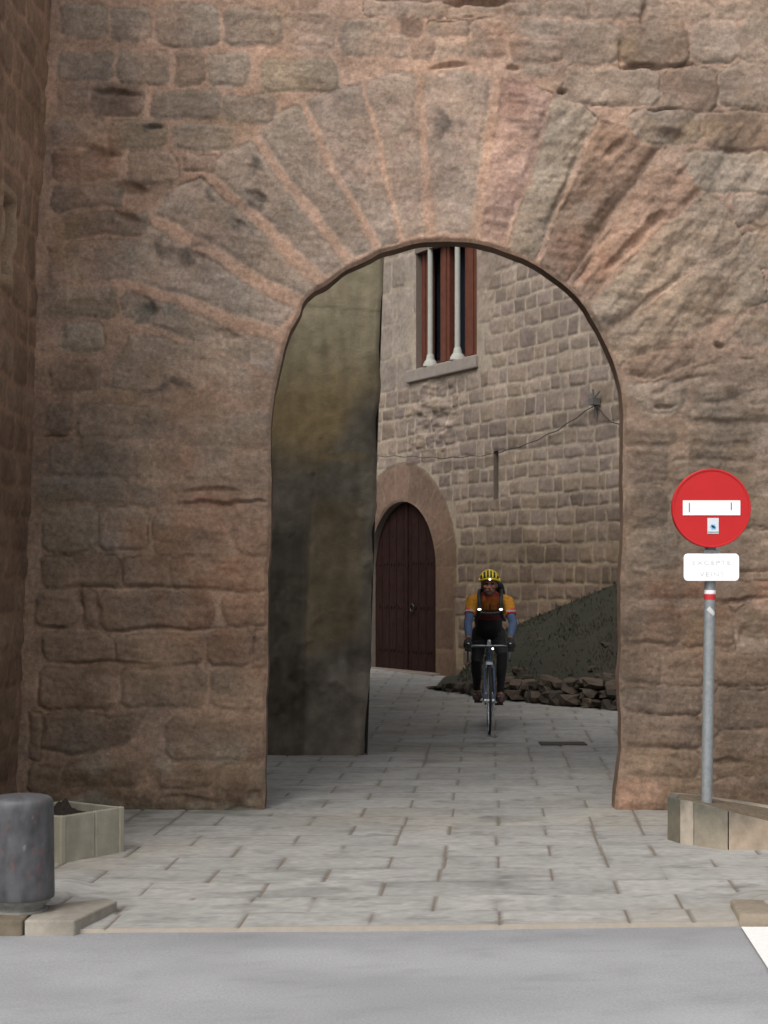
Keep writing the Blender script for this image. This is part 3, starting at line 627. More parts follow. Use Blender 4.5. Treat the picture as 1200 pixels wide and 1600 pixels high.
mort = lin((.315, .262, .205)) * (1 + .12 * fbm(U, V, 3, 3, 731))[..., None] * (1 - low * (1 - lin((.70, .64, .54))))
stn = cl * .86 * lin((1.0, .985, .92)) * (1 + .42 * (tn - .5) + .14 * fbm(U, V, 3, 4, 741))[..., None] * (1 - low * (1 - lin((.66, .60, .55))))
drk = (sst(.80, .95, tn) * (U > 2.6) * (V < 4.2))[..., None]; stn = stn * (1 - .45 * drk)
mk = m_s[..., None] * (.92 - .2 * (ring0 := (np.hypot(U - wc, np.maximum(V - spring, 0)) < wr + .62))[..., None]); c = mort * (1 - .4 * ring0[..., None]) * (1 - mk) + stn * mk
gm = sst(.2, .8, fbm(U, V, .9, 4, 751))[..., None] * low; c = c * (1 - .25 * gm) + lin((.10, .085, .05)) * .25 * gm
c = c * (1 + .12 * fbm(U, V, 20, 3, 761) + .1 * fbm(U, V, 1.6, 4, 762))[..., None]
c = np.clip(c, .01, .9)
c = np.where(ring0[..., None], c * lin((.98, .90, .86)), c)
# openings as polygons
door_poly = [(wc - wr, -.3)] + [(wc - wr * math.cos(t), spring + wr * math.sin(t)) for t in np.linspace(0, math.pi, 40)] + [(wc + wr, -.3)]
win_poly = [(wu0, wv0), (wu1, wv0), (wu1, wv1), (wu0, wv1)]; slit_poly = [(s0[0], s1[1]), (s1[0], s1[1]), (s1[0], s0[1]), (s0[0], s0[1])]
X = U.copy(); Zc = V.copy(); inside = np.zeros(U.shape, bool)
for pl in (door_poly, win_poly, slit_poly):
    ins, d, nx, ny = pdist(U, V, pl, nearest=True); near = d < .04
    H = np.where(near | ins, np.where(ins, 0, H * sst(0, .04, d)), H)
    X = np.where(ins, nx, X); Zc = np.where(ins, ny, Zc); inside |= ins
faces = grid_faces(*U.shape); faces = faces[~inside.ravel()[faces].all(1)]
co = np.stack([HO.x + HE.x * X + HN.x * H, HO.y + HE.y * X + HN.y * H, Zc], -1).reshape(-1, 3)
cu, cv = X.ravel()[faces].mean(1), Zc.ravel()[faces].mean(1)
ring = np.hypot(cu - wc, np.maximum(cv - spring, 0)) < wr + .61
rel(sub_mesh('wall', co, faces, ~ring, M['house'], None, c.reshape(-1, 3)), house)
rel(sub_mesh('door_surround', co, faces, ring, M['house'], None, c.reshape(-1, 3)), house)
# reveals, back blocks
M['reveal'] = mat('reveal_stone', (.15, .12, .10), rough=.9, var=.15, nscale=10, bump=.4, bscale=30)
def reveal(pl, dep, name='reveal', parent=house, closed=False, m=None):
    mb = MB(); k = len(pl); vs = [HP(u, v, 0) for u, v in pl] + [HP(u, v, dep) for u, v in pl]
    mb.add(vs, [(i, (i + 1) % k, k + (i + 1) % k, k + i) for i in range(k if closed else k - 1)])
    return rel(mb.build(name, m or M['reveal']), parent)
reveal(door_poly, .12); 
# slit window
sl = empty('slit_window', HP(s0[0], s1[1])); 
o = reveal(slit_poly, .3, 'reveal', house, True)
mb = MB(); mb.add([HP(u, v, .3) for u, v in slit_poly], [(0, 1, 2, 3)]); dk = mat('dark_void', (.02, .018, .016), rough=.9); bk = mb.build('slit_back', dk); rel(bk, house)
bpy.data.objects.remove(sl)
# window
reveal(win_poly, .34, 'reveal', house, True)
wd_red = mat('red_brown_wood', (.10, .030, .016), rough=.6, var=.3, nscale=9, bump=.25, bscale=40)
gl = mat('dark_glass', (.012, .016, .022), rough=.18, var=.05, spec=.5)
win = empty('window', HP(wu0, wv0)); rel(win, house); win.location = HP(wu0, wv0) - house.location
def relp(o, root_world, par): o.parent = par; o.location = -root_world; return o
WR = HP(wu0, wv0)
mb = MB(); mb.add([HP(u, v, .30) for u, v in win_poly], [(0, 1, 2, 3)]); relp(mb.build('pane', gl), WR, win)
def hbox(u0, u1, v0, v1, d0, d1):
    return ([HP(u, v, d) for d in (d1, d0) for u, v in ((u0, v0), (u1, v0), (u1, v1), (u0, v1))], [(3, 2, 1, 0), (4, 5, 6, 7), (0, 1, 5, 4), (1, 2, 6, 5), (2, 3, 7, 6), (3, 0, 4, 7)])
dpt = .10
for a, b in ((647, 667.5), (688, 702), (726.5, 746.5)):
    mb = MB(); ua, ub = HUd(a, dpt), HUd(b, dpt); ua = max(ua, wu0 + .004); ub = min(ub, wu1 - .004)
    mb.add(*hbox(ua, ub, wv0 + .004, wv1 - .01, dpt, dpt + .14)); 
    mb.add(*hbox(ua + (ub - ua) * .3, ua + (ub - ua) * .7, wv0 + .05, wv1 - .05, dpt - .018, dpt - .001)); relp(mb.build('frame', wd_red, bevel=.006), WR, win)
mb = MB(); mb.add(*hbox(wu0 + .003, wu1 - .003, wv0 + .002, wv0 + .13, dpt + .15, dpt + .19)); relp(mb.build('frame', wd_red, bevel=.006), WR, win)
pale = mat('pale_limestone', (.33, .335, .30), rough=.8, var=.12, nscale=12, bump=.2, bscale=60)
for px in (672.5, 715.0):
    mb = MB(); u = HUd(px, .03); p = HP(u, 0, .03)
    mb.lathe([(.043, 5.16), (.042, 6.0), (.041, 7.15), (.062, 7.17), (.062, 7.2), (.05, 7.22), (.075, 7.32), (.105, 7.42), (.105, 7.5)], (p.x, p.y, 0), 20)
    mb.lathe([(.115, 4.985), (.112, 5.03), (.095, 5.05), (.09, 5.07), (.07, 5.085), (.065, 5.11), (.055, 5.16), (.043, 5.18)], (p.x, p.y, 0), 20)
    relp(mb.build('column', pale, smooth=True), WR, win)
mb = MB(); mb.add(*hbox(wu0 - .22, wu1 + .06, wv0 - .19, wv0 + .004, -.07, .33)); relp(mb.build('sill', mat('sill_stone', (.23, .20, .175), rough=.85, var=.15, nscale=8, bump=.3), bevel=.02), WR, win)
mb = MB(); mb.add(*hbox(wu0 - .02, wu1 + .02, wv1 - .7, wv1, -.01, .1)); relp(mb.build('lintel', M['reveal']), WR, win)
# door
DR = HP(wc, .2); door = MB()
planks = 9
for k in range(planks):
    u0_, u1_ = wc - wr + 2 * wr * k / planks + .006, wc - wr + 2 * wr * (k + 1) / planks - .006
    hu = lambda u: spring + math.sqrt(max(0, wr * wr - (u - wc) ** 2)) - .01
    door.add([HP(u0_, .1, .11), HP(u1_, .1, .11), HP(u1_, max(hu(u1_), 1.9), .11), HP((u0_ + u1_) / 2, hu((u0_ + u1_) / 2), .11), HP(u0_, max(hu(u0_), 1.9), .11)], [(0, 1, 2, 3, 4)])
door.add([HP(u, v, .125) for u, v in door_poly], [tuple(range(len(door_poly)))])
for u in (wc - .012,): door.add(*hbox(u, u + .05, .15, 2.9, .09, .106))
for v in (.55, 1.25, 1.95):
    for k in range(planks):
        for q in (.3, .7):
            uc = wc - wr + 2 * wr * (k + q) / planks
            if abs(uc - wc) > .97: continue
            door.add(*hbox(uc - .014, uc + .014, v - .014, v + .014, .092, .109))
dob = door.build('door', mat('dark_red_door', (.019, .008, .0065), spec=.1, rough=.9, var=.35, nscale=6, bump=.3, bscale=25)); rel(dob, house)
mb = MB(); mb.torus(HP(wc + .2, 1.25, .08), .06, .011, Matrix(((HE.x, 0, HN.x), (HE.y, 0, HN.y), (0, 1, 0))), 24, 6); hd = mb.build('handle', mat('iron', (.03, .03, .03), rough=.5, metal=.6)); hd.parent = dob
mb = MB(); mb.add(*hbox(wc - wr - .1, wc + wr + .12, .1, .255, -.16, .105)); rel(mb.build('doorstep', M['reveal'], bevel=.02), house)
# cable, bracket and lamp fitting
cab = mat('cable_black', (.035, .032, .03), rough=.6)
pts = []
for i in range(61):
    t = i / 60; px = 592 + t * (936 - 592)
    py = np.interp(px, [592, 640, 700, 770, 830, 880, 936], [713, 713.5, 716, 711, 694, 670, 632]); u, v = HU(px, py + 1.1 * math.sin(px * .21)); pts.append(HP(u, v, -.05))
mb = MB(); mb.tube(pts, .0065, 6); pts2 = [HP(*HU(x, y), -.05) for x, y in ((936, 632), (948, 648), (960, 660), (985, 666), (1010, 668))]; mb.tube(pts2, .008, 6)
rel(mb.build('cable', cab), house)
mb = MB(); u, v = HU(936, 628); mb.box(HP(u, v, -.08), (.11, .11, .09), rz=math.atan2(HE.y, HE.x)); mb.tube([HP(u - .1, v + .12, -.06), HP(u + .02, v + .02, -.12), HP(u + .1, v + .13, -.06)], .014, 6); mb.tube([HP(u, v - .2, -.04), HP(u, v + .16, -.1)], .012, 6)
rel(mb.build('cable_bracket', mat('dull_metal', (.12, .115, .11), rough=.6, metal=.3)), house)
# back of the house so that it has depth
mb = MB(); mb.add([HP(-3.2, 7.58), HP(8.98, 7.58), HP(8.98, 7.58, 5), HP(-3.2, 7.58, 5), HP(8.98, 0), HP(8.98, 0, 5), HP(-3.2, 0), HP(-3.2, 0, 5)], [(0, 1, 2, 3), (1, 4, 5, 2), (0, 3, 7, 6), (3, 2, 5, 7)])
rel(mb.build('house_body', M['reveal']), house)

# ================================================================== PLASTERED BUILDING (left, inside the gate)
GY = 14.12
us = np.arange(-4.2, .001, .02).astype(np.float32); vs4 = np.arange(0, 5.6, .02).astype(np.float32)
U, V = np.meshgrid(us, vs4)
# U: distance left of the corner
PXX = 600 + (U - .15 + .033 * V) * 177; PYY = 915 - (V - 1.6) * 177      # photo position only used to place the stains
n1 = fbm(U, V, 1.2, 5, 801); n2 = fbm(U, V, 4, 4, 802); n3 = fbm(U, V, .6, 3, 803)
H = .012 * n1 + .006 * n2
ochre = lin((.23, .175, .095)); olive = lin((.235, .205, .14)); grey = lin((.14, .125, .098)); oc2 = lin((.185, .138, .075))
c = olive * (1 + .15 * n1 + .1 * n2)[..., None]
t = sst(4.1, 3.1, V + .35 * n1)[..., None]; c = c * (1 - t) + ochre * (1 + .15 * n2)[..., None] * t
# grey patch boundary: below a line that rises to the right
bd = 2.72 + .55 * sst(-.55, -.05, U) + .10 * n1
gp = sst(.22, -.18, V - bd)[..., None]; c = c * (1 - gp) + grey * (1 + .2 * n2)[..., None] * gp
yp = (sst(.06, .0, np.abs(V - 2.72 + .05 * n1)) * sst(.28, .16, np.abs(U + .33)))[..., None] * .6; c = c * (1 - yp) + oc2 * 1.2 * yp
# ochre lower panel right of the vertical joint
lp = (sst(2.42, 2.22, V + .06 * n2) * sst(.95, 1.25, V + .2 * n1) * sst(-.62, -.50, U + .04 * n1) * sst(-.06, -.16, U) * (1 - .5 * sst(.0, .6, n3 + n2 * .4)))[..., None]; c = c * (1 - lp) + oc2 * (1 + .25 * n2)[..., None] * lp
bt = (sst(1.15, .85, V + .1 * n1))[..., None]; c = c * (1 - bt) + lin((.118, .102, .082)) * (1 + .35 * n2)[..., None] * bt
pk = (sst(1.3, 1.1, V) * sst(.4, .8, V + .3 * n1) * sst(.05, .5, fbm(U * 2, V, 3.5, 3, 805)) * sst(-.45, -.3, U))[..., None]; c = c * (1 - .45 * pk) + lin((.15, .135, .115)) * .45 * pk
lf = (sst(-.50, -.62, U + .04 * n1) * sst(2.5, 1.9, V))[..., None]; c = c * (1 - .34 * lf)
H = H + .03 * lf[..., 0] * 0 - .015 * sst(.03, .0, np.abs(U + .57 + .015 * n1)) * (V < 2.6)
ln = sst(.02, .006, np.abs(V - 4.02 + .08 * U))[..., None]; c = c * (1 - .25 * ln)
sp = sst(.55, .9, fbm(U, V, 6, 3, 806))[..., None]; c = c * (1 - .18 * sp); fs_ = fbm(U, V, 16, 3, 808)[..., None]; vs8 = fbm(U * 5, V * .7, 2.4, 4, 809)[..., None]; c = c * (1 + .13 * fs_) * (1 + .16 * vs8); pl8 = sst(.35, .5, fbm(U, V, 2.8, 4, 810)) * sst(3.2, 2.4, V); c = c * (1 + .22 * pl8[..., None]); H = H + .010 * pl8
c = np.clip(c, .008, .6)
X = U - .150 + .033 * V - .022 * sst(-.12, 0, U) * (fbm(V, V * .3, 3, 4, 807) + .3)
rnd = sst(-.035, 0, U) ** 2 * .03
co = np.stack([X, GY - H + rnd, V], -1).reshape(-1, 3)
gb = empty('plastered_building', (-1.5, GY, .1)); tag(gb, 'building corner with mottled ochre and dark grey plaster just behind the arch', 'building')
rel(mesh_np('wall', co, grid_faces(*U.shape), M['plaster'], None, c.reshape(-1, 3)), gb)
# side running back along the lane, slightly turned away
mb = MB(); x0, x1 = -.15, -.15 + .033 * 5.6
mb.add([(x0, GY + .03, 0), (x0 - .9, GY + 7, 0), (x1 - .9, GY + 7, 5.6), (x1, GY + .03, 5.6), (-4.35, GY, 5.6), (-4.35, GY + 7, 5.6), (-4.35, GY, 0), (-4.35, GY + 7, 0)], [(0, 1, 2, 3), (3, 2, 5, 4), (4, 5, 7, 6)])
rel(mb.build('side_wall', mat('side_plaster', (.12, .11, .085), rough=.9, var=.3, nscale=3, bump=.4, bscale=15, bdist=.03)), gb)

# ================================================================== BANK: rough retaining wall and weedy slope
P0 = ground(676, 1076); P1 = ground(970, 1110); P2 = (5.4, 17.4, .15)
def base_line(s):       # s 0..1 first piece, 1..2 second
    if s < 1: t = s; a, b = P0, P1
    else: t = s - 1; a, b = P1, P2
    bend = .28 * math.sin(math.pi * min(s, 1)) if s < 1 else 0
    return Vector((a[0] + (b[0] - a[0]) * t - bend * .25, a[1] + (b[1] - a[1]) * t - bend, a[2] + (b[2] - a[2]) * t))
def stone_h(s): return float(np.interp(s, [0, .15, .45, 1, 2], [.03, .12, .25, .36, .5]))
def top_line(s):        # along the house wall
    u = float(np.interp(s, [0, .3, 1, 2], [1.95, 3.2, 6.33, 8.6])); v = float(np.interp(s, [0, .12, .42, .98, 2], [.22, .28, 1.0, 1.62, 2.3])); return HP(u, v, -.02)
NS, NT = 150, 60
rowsb = []; rc = []
for i in range(NS):
    s = 2 * i / (NS - 1); b = base_line(s) + Vector((0, 0, stone_h(s) * .95)); b2 = b + Vector((.05, .10, 0)); t_ = top_line(s)
    for j in range(NT):
        q = j / (NT - 1); p = b2.lerp(t_, q); p.z += .10 * math.sin(math.pi * q) * min(s * 2, 1)
        nn = float(fbm(np.array([p.x]), np.array([p.y]), 2.5, 4, 901)[0]); p.z += .05 * nn * math.sin(math.pi * min(q + .08, 1)) * min(1, s * 3)
        rowsb.append(p); n2_ = float(fbm(np.array([p.x]), np.array([p.y]), 1.3, 4, 902)[0])
        k = max(0, min(1, .5 + .9 * n2_ - (.5 - q) * .5)); e_ = (.024, .019, .013); g_ = (.016, .019, .009)
        rc.append(tuple(a * (1 - k) + b_ * k for a, b_ in zip(e_, g_)))
co = np.array([tuple(p) for p in rowsb])
o = mesh_np('bank', co, grid_faces(NS, NT)[:, ::-1], M['attr'], None, np.array(rc)); tag(o, 'dark earth bank rising against the house', kind='structure')
# weeds on the bank (uncountable)
rr = random.Random(11); mb = MB(); wcol = []
for _ in range(8000):
    s = rr.uniform(.12, 1.55); q = rr.random() ** .8; b = base_line(s) + Vector((.05, .1, stone_h(s) * .95)); p = b.lerp(top_line(s), q); p.z += .10 * math.sin(math.pi * q) * min(s * 2, 1) - .01
    if float(fbm(np.array([p.x]), np.array([p.y]), 1.8, 3, 905)[0]) < -.15 and rr.random() < .8: continue
    a = rr.uniform(0, 6.28); h = rr.uniform(.02, .06) * (2.2 if rr.random() < .05 else 1); wd = rr.uniform(.005, .012); l = rr.uniform(.2, .9) * h; d = Vector((math.cos(a), math.sin(a), 0)); sdn = Vector((-d.y, d.x, 0)) * wd
    mid = p + d * l * .4 + Vector((0, 0, h * .65)); tip = p + d * l + Vector((0, 0, h))
    mb.add([p - sdn * .4, p + sdn * .4, mid + sdn * .5, mid - sdn * .5, tip], [(0, 1, 2, 3), (3, 2, 4)])
    g_ = rr.choice([(.022, .028, .010), (.034, .034, .016), (.014, .018, .008), (.034, .029, .018)]); wcol += [g_] * 5
me = bpy.data.meshes.new('weeds'); me.from_pydata(mb.v, [], mb.f); a = me.color_attributes.new('Col', 'FLOAT_COLOR', 'POINT')
a.data.foreach_set('color', np.concatenate([np.array(wcol), np.ones((len(wcol), 1))], 1).astype(np.float32).ravel()); me.materials.append(M['attr'])
o = bpy.data.objects.new('weeds', me); COL.objects.link(o); tag(o, 'low dark weeds and grass covering the bank', 'weeds', kind='stuff')
# retaining wall of rough stones: one dry-stone wall
mb = MB(); rcs = []
tmp = bmesh.new(); bmesh.ops.create_icosphere(tmp, subdivisions=2, radius=1); iv = [v.co.copy() for v in tmp.verts]; ifc = [tuple(v.index for v in f.verts) for f in tmp.faces]; tmp.free()
def rock(c, r, rz, seed, colr):
    q = random.Random(seed); ox, oy = q.uniform(0, 90), q.uniform(0, 90)
    P = np.array([tuple(v) for v in iv]); sg = np.sign(P); P = sg * np.abs(P) ** .5
    nn = fbm(P[:, 0] * 1.1 + ox + P[:, 2], P[:, 1] * 1.1 + oy - P[:, 2] * .7, 1.0, 3, 910); P = P * (1 + .38 * nn)[:, None] * np.array(r)
    ca, sa = math.cos(rz), math.sin(rz); tl = q.uniform(-.2, .2)
    x, y, z = P[:, 0], P[:, 1], P[:, 2] + P[:, 0] * tl
    P = np.stack([c[0] + x * ca - y * sa, c[1] + x * sa + y * ca, c[2] + z], -1)
    mb.add([tuple(p) for p in P], ifc); rcs.extend([colr] * len(iv))
q = random.Random(4); s = .02; k = 0
while s < 1.6:
    hgt = stone_h(s); z = 0; b0 = base_line(s); b1 = base_line(s + .02); rz = math.atan2(b1.y - b0.y, b1.x - b0.x)
    lay = max(1, int(hgt / .13 + .5)); wd = q.uniform(.12, .26)
    for j in range(lay):
        hh = hgt / lay; w2 = wd * q.uniform(.55, 1.3); hh2 = hh * q.uniform(.7, 1.3)
        colr = q.choice([(.06, .048, .038), (.07, .054, .042), (.045, .038, .03), (.085, .064, .05), (.035, .03, .023)])
        off_ = q.uniform(-.06, .06); d = Vector((math.cos(rz), math.sin(rz), 0))
        rock(b0 + d * (off_ + wd * .25) + Vector((0, q.uniform(.0, .05) + .05 * j, hh * (j + .5))), (w2 * .56, .13, hh2 * .58), rz + q.uniform(-.3, .3), k, colr); k += 1
    s += wd / ((Vector(P1) - Vector(P0)).length)
# loose stones in the lower slope
for _ in range(70):
    s = q.uniform(.25, 1.4); p = (base_line(s) + Vector((.05, .1, stone_h(s)))).lerp(top_line(s), q.uniform(.02, .75) ** 1.4); r = q.uniform(.02, .075)
    rock(p, (r * 1.4, r, r * .7), q.uniform(0, 3), 500 + _, q.choice([(.06, .048, .038), (.045, .038, .03)]))
me = bpy.data.meshes.new('dry_stone_wall'); me.from_pydata(mb.v, [], mb.f); a = me.color_attributes.new('Col', 'FLOAT_COLOR', 'POINT')
a.data.foreach_set('color', np.concatenate([np.array(rcs), np.ones((len(rcs), 1))], 1).astype(np.float32).ravel()); me.materials.append(M['house'])
o = bpy.data.objects.new('dry_stone_wall', me); COL.objects.link(o); tag(o, 'low dark wall of rough fieldstones holding the bank behind the cyclist', 'retaining wall')
# drain slot in the paving
a = ground(845, 1164.5); b = ground(913, 1160.5)
mb = MB(); mb.box(((a[0] + b[0]) / 2, (a[1] + b[1]) / 2, PZ(0, a[1]) + .006), (b[0] - a[0], b[1] - a[1] + .05, .012))
mb.v = mb.v; dc = mb.build('drain_cover', mat('cast_iron', (.05, .045, .042), rough=.7, metal=.3), bevel=.004)
tag(dc, 'narrow dark drain cover set in the paving right of the cyclist', 'drain cover')

# ================================================================== SIGN
sp = empty('no_entry_sign', (0, 0, 0))
SS = 256.0
SX, SY = (1103.5 - 600) / SS, F / SS        # pole position
SZ = lambda py: CH + (HOR - py) / SS
sx = lambda px: (px - 600) / SS
sp.location = (SX, SY, .04)
tag(sp, 'round red no entry sign with white plate on grey steel pole', 'road sign')
lean = .0155
steel = mat('galvanised_steel', (.27, .29, .30), rough=.5, metal=.35, var=.2, nscale=40, bump=.08, bscale=90)
signred = mat('sign_red', (.48, .012, .014), rough=.42, var=.05, nscale=6, spec=.4)
signwhite = mat('sign_white', (.83, .84, .86), rough=.45, var=.02, spec=.4)
platew = mat('plate_white', (.93, .93, .95), rough=.4, var=.01, spec=.5)
mb = MB(); zt = SZ(765); mb.tube([(sx(1103.2), SY, .05), (sx(1103.2) + lean * (zt - .05) * 1.0, SY, zt)], .0335, 20); rel(mb.build('pole', steel, smooth=True), sp)
def face_disc(name, cx, cz, r, y, th, m, rim=None):
    mb = MB(); Mx = Matrix(((1, 0, 0), (0, 0, -1), (0, 1, 0)))       # lathe axis -> -y
    mb.lathe([(r - .012, -th), (r, -th), (r, -.004), (r - .004, .0), (r - .012, -.0005), (r - .013, -.005), (0, -.005)], (cx, y, cz), 72, Mx)
    return mb.build(name, m, smooth=True, sharp=30)
cx, cz = sx(1107.5), SZ(795); yf = SY - .085
rel(face_disc('sign_disc', cx, cz, 122.5 / SS / 2, yf, .04, signred), sp)
mb = MB(); mb.box((cx, yf + .0025, cz + .0), (89.0 / SS, .003, 23.0 / SS)); mb.v = [(v[0], v[1], v[2] + .002) for v in mb.v]; o = mb.build('white_bar', signwhite); rel(o, sp)
# scratches on the bar
mk_ = mat('dark_scratch', (.10, .10, .11), rough=.7)
for cxs, czs, hs2 in ((1073, 794, .055), (1138, 792, .045)):
    mb = MB(); mb.box((sx(cxs), yf, SZ(czs)), (.005, .0022, hs2)); rel(mb.build('scratch', mk_), sp)
mb = MB(); mb.box((sx(1109.8), yf + .0022, SZ(822.5)), (.068, .0024, .096)); st = mb.build('sticker', mat('sticker_white', (.62, .66, .70), rough=.5, var=.05)); rel(st, sp)
mb = MB(); bx_, bz_ = sx(1110), SZ(824)
for a_ in (0, 60, 120, 35): mb.box((bx_, yf + .0, bz_), (.034, .002, .009), M=Matrix.Rotation(math.radians(a_), 3, 'Y'))
rel(mb.build('sticker_mark', mat('pale_blue', (.16, .42, .70), rough=.5, var=.1)), sp)
mb = MB(); mb.box((sx(1110), yf + .0, SZ(832.2)), (.068, .002, .009)); rel(mb.build('sticker_band', mat('sticker_grey', (.33, .36, .40), rough=.6, var=.1)), sp)
# plate (rounded rectangle)
def rrect(w, h, r, seg=7):
    out = []
    for (sx_, sy_, a0) in ((1, 1, 0), (-1, 1, 90), (-1, -1, 180), (1, -1, 270)):
        for k in range(seg + 1):
            t = math.radians(a0 + 90 * k / seg); out.append((sx_ * (w / 2 - r) + r * math.cos(t), sy_ * (h / 2 - r) + r * math.sin(t)))
    return out
px_, pz_ = sx(1108.5), SZ(886.5); pl = rrect(86.0 / SS, 42.5 / SS, .026)
mb = MB(); k = len(pl); yp_ = SY - .062
mb.add([(px_ + x, yp_, pz_ + z) for x, z in pl] + [(px_ + x, yp_ + .012, pz_ + z) for x, z in pl], [tuple(range(k)), tuple(reversed(range(k, 2 * k)))] + [(i, k + i, k + (i + 1) % k, (i + 1) % k) for i in range(k)])
plate = mb.build('plate', platew, bevel=.002); rel(plate, sp)
pb = MB(); 
tmat = mat('faded_lettering', (.66, .66, .67), rough=.6, var=.2)
for txt, zz_, wdt, hh_ in (('EXCEPTE', SZ(879.2), .232, .028), ('VE\u00cfNS', SZ(897.2), .147, .028)):
    cu = bpy.data.curves.new('t', 'FONT'); cu.body = txt; cu.size = hh_ * 1.38; cu.align_x = 'CENTER'; cu.extrude = .0006; cu.space_character = 1.2
    to = bpy.data.objects.new('t', cu); COL.objects.link(to); bpy.context.view_layer.update()
    me = bpy.data.meshes.new_from_object(to.evaluated_get(bpy.context.evaluated_depsgraph_get())); bpy.data.objects.remove(to)
    xs_ = [v.co.x for v in me.vertices]; cxm = (min(xs_) + max(xs_)) / 2; sc_ = wdt / (max(xs_) - min(xs_))
    for v in me.vertices: x, y, z = v.co; v.co = (px_ + (x - cxm) * sc_, yp_ - .0015 - z, zz_ - hh_ * .5 + y)
    me.materials.clear(); me.materials.append(tmat); me.name = 'lettering'
    o = bpy.data.objects.new('lettering', me); COL.objects.link(o); o.parent = plate
for zc in (SZ(886), SZ(862)):
    mb = MB(); xx = sx(1103.2) + lean * zc; mb.torus((xx, SY, zc), .039, .006, None, 24, 6); mb.box((xx, SY - .044, zc), (.10, .006, .02)); rel(mb.build('clamp', steel), sp)
def pole_band(z0, z1, m, name):
    mb = MB(); xx = sx(1103.2) + lean * (z0 - .05); x2 = sx(1103.2) + lean * (z1 - .05); mb.tube([(xx, SY, z0), (x2, SY, z1)], .0348, 20); return rel(mb.build(name, m, smooth=True), sp)
pole_band(SZ(928.5), SZ(922), signwhite, 'painted_band'); pole_band(SZ(937), SZ(927.6), mat('band_red', (.50, .03, .035), rough=.6, var=.1), 'painted_band')
mb = MB(); zc = SZ(955)
gsegs = []
for i in range(7):
    for j in range(5):
        a_ = (i / 6 - .5) * .058; b_ = (j / 4 - .5) * .026; ca, sa = math.cos(-.75), math.sin(-.75); xl = a_ * ca - b_ * sa; zl = a_ * sa + b_ * ca
        xx = sx(1103.2) + lean * (zc + zl - .05); th = (xl + .004) / .0348; gsegs.append((xx + .0352 * math.sin(th), SY - .0352 * math.cos(th), zc + zl))
mb.add(gsegs, [(i * 5 + j, (i + 1) * 5 + j, (i + 1) * 5 + j + 1, i * 5 + j + 1) for i in range(6) for j in range(4)])
rel(mb.build('pole_sticker', mat('sticker_pale', (.55, .56, .56), rough=.5, var=.2, nscale=80)), sp)

# ---- stone tub around the pole foot
tub = empty('stone_tub', (SX + .15, SY, .04)); tag(tub, 'weathered angular stone tub filled with earth around the sign pole', 'planter')
gp_ = [ground(1043, 1312), ground(1062, 1318), ground(1084, 1321), ground(1138, 1329), ground(1215, 1327)]
back = [(gp_[4][0] + .3, gp_[4][1] + .15), (gp_[4][0] + .25, 10.05), (gp_[0][0] + .24, 10.12), (gp_[0][0] + .06, 9.98)]
ring_ = [(p[0], p[1]) for p in gp_] + back
tz = [.31, .31, .305, .275, .20, .18, .20, .28, .31]; cxx = sum(p[0] for p in ring_) / 9; cyy = sum(p[1] for p in ring_) / 9
def tubcol(base):
    def f(co):
        n = float(fbm(np.array([co.x * 4]), np.array([co.z * 2 + co.y]), 2, 4, 951)[0]); s_ = max(0, min(1, (co.z - .09) / .18)) * max(0, min(1, .75 + 1.6 * n)) * 1.2
        k = 1 + .2 * n; return tuple((b * (1 - .68 * s_) + d * .68 * s_) * k for b, d in zip(base, (.085, .085, .07)))
    return f
tb = [(.17, .15, .11), (.40, .345, .28), (.27, .235, .18), (.38, .30, .225), (.3, .25, .2), (.3, .25, .2), (.3, .25, .2), (.3, .25, .2), (.16, .14, .10)]
for i in range(9):
    j = (i + 1) % 9; a, b = Vector(ring_[i]), Vector(ring_[j]); cvec = Vector((cxx, cyy)); g_ = (b - a).normalized() * .004
    a = a + g_; b = b - g_; ia = a.lerp(cvec, .16); ib = b.lerp(cvec, .16); mb = MB()
    N_ = 10; M_ = 8; vsl = []   # subdivided outer face so stains have detail
    for ii in range(N_ + 1):
        p = a.lerp(b, ii / N_); zt_ = tz[i] + (tz[j] - tz[i]) * ii / N_
        for jj in range(M_ + 1): vsl.append((p.x, p.y, -.02 + (zt_ + .02) * jj / M_))
        pi_ = ia.lerp(ib, ii / N_); vsl.append((pi_.x, pi_.y, zt_ - .004)); vsl.append((pi_.x, pi_.y, .1))
    S_ = M_ + 3; mb.add(vsl, [(ii * S_ + q, (ii + 1) * S_ + q, (ii + 1) * S_ + q + 1, ii * S_ + q + 1) for ii in range(N_) for q in range(S_ - 1)] + [tuple(range(S_)), tuple(N_ * S_ + q for q in reversed(range(S_)))])
    rel(mb.build('tub_slab', M['kerb'], colf=tubcol(tb[i]), smooth=True, sharp=35), tub)
mb = MB(); inner = [Vector(p).lerp(Vector((cxx, cyy)), .15) for p in ring_]; mb.add([(p.x, p.y, tz[i] - .008) for i, p in enumerate(inner)] + [(cxx, cyy, .265)], [(i, (i + 1) % 9, 9) for i in range(9)]); rel(mb.build('soil', mat('pale_earth', (.13, .10, .07), rough=.95, var=.4, nscale=30, bump=.6, bscale=70, bdist=.02)), tub)
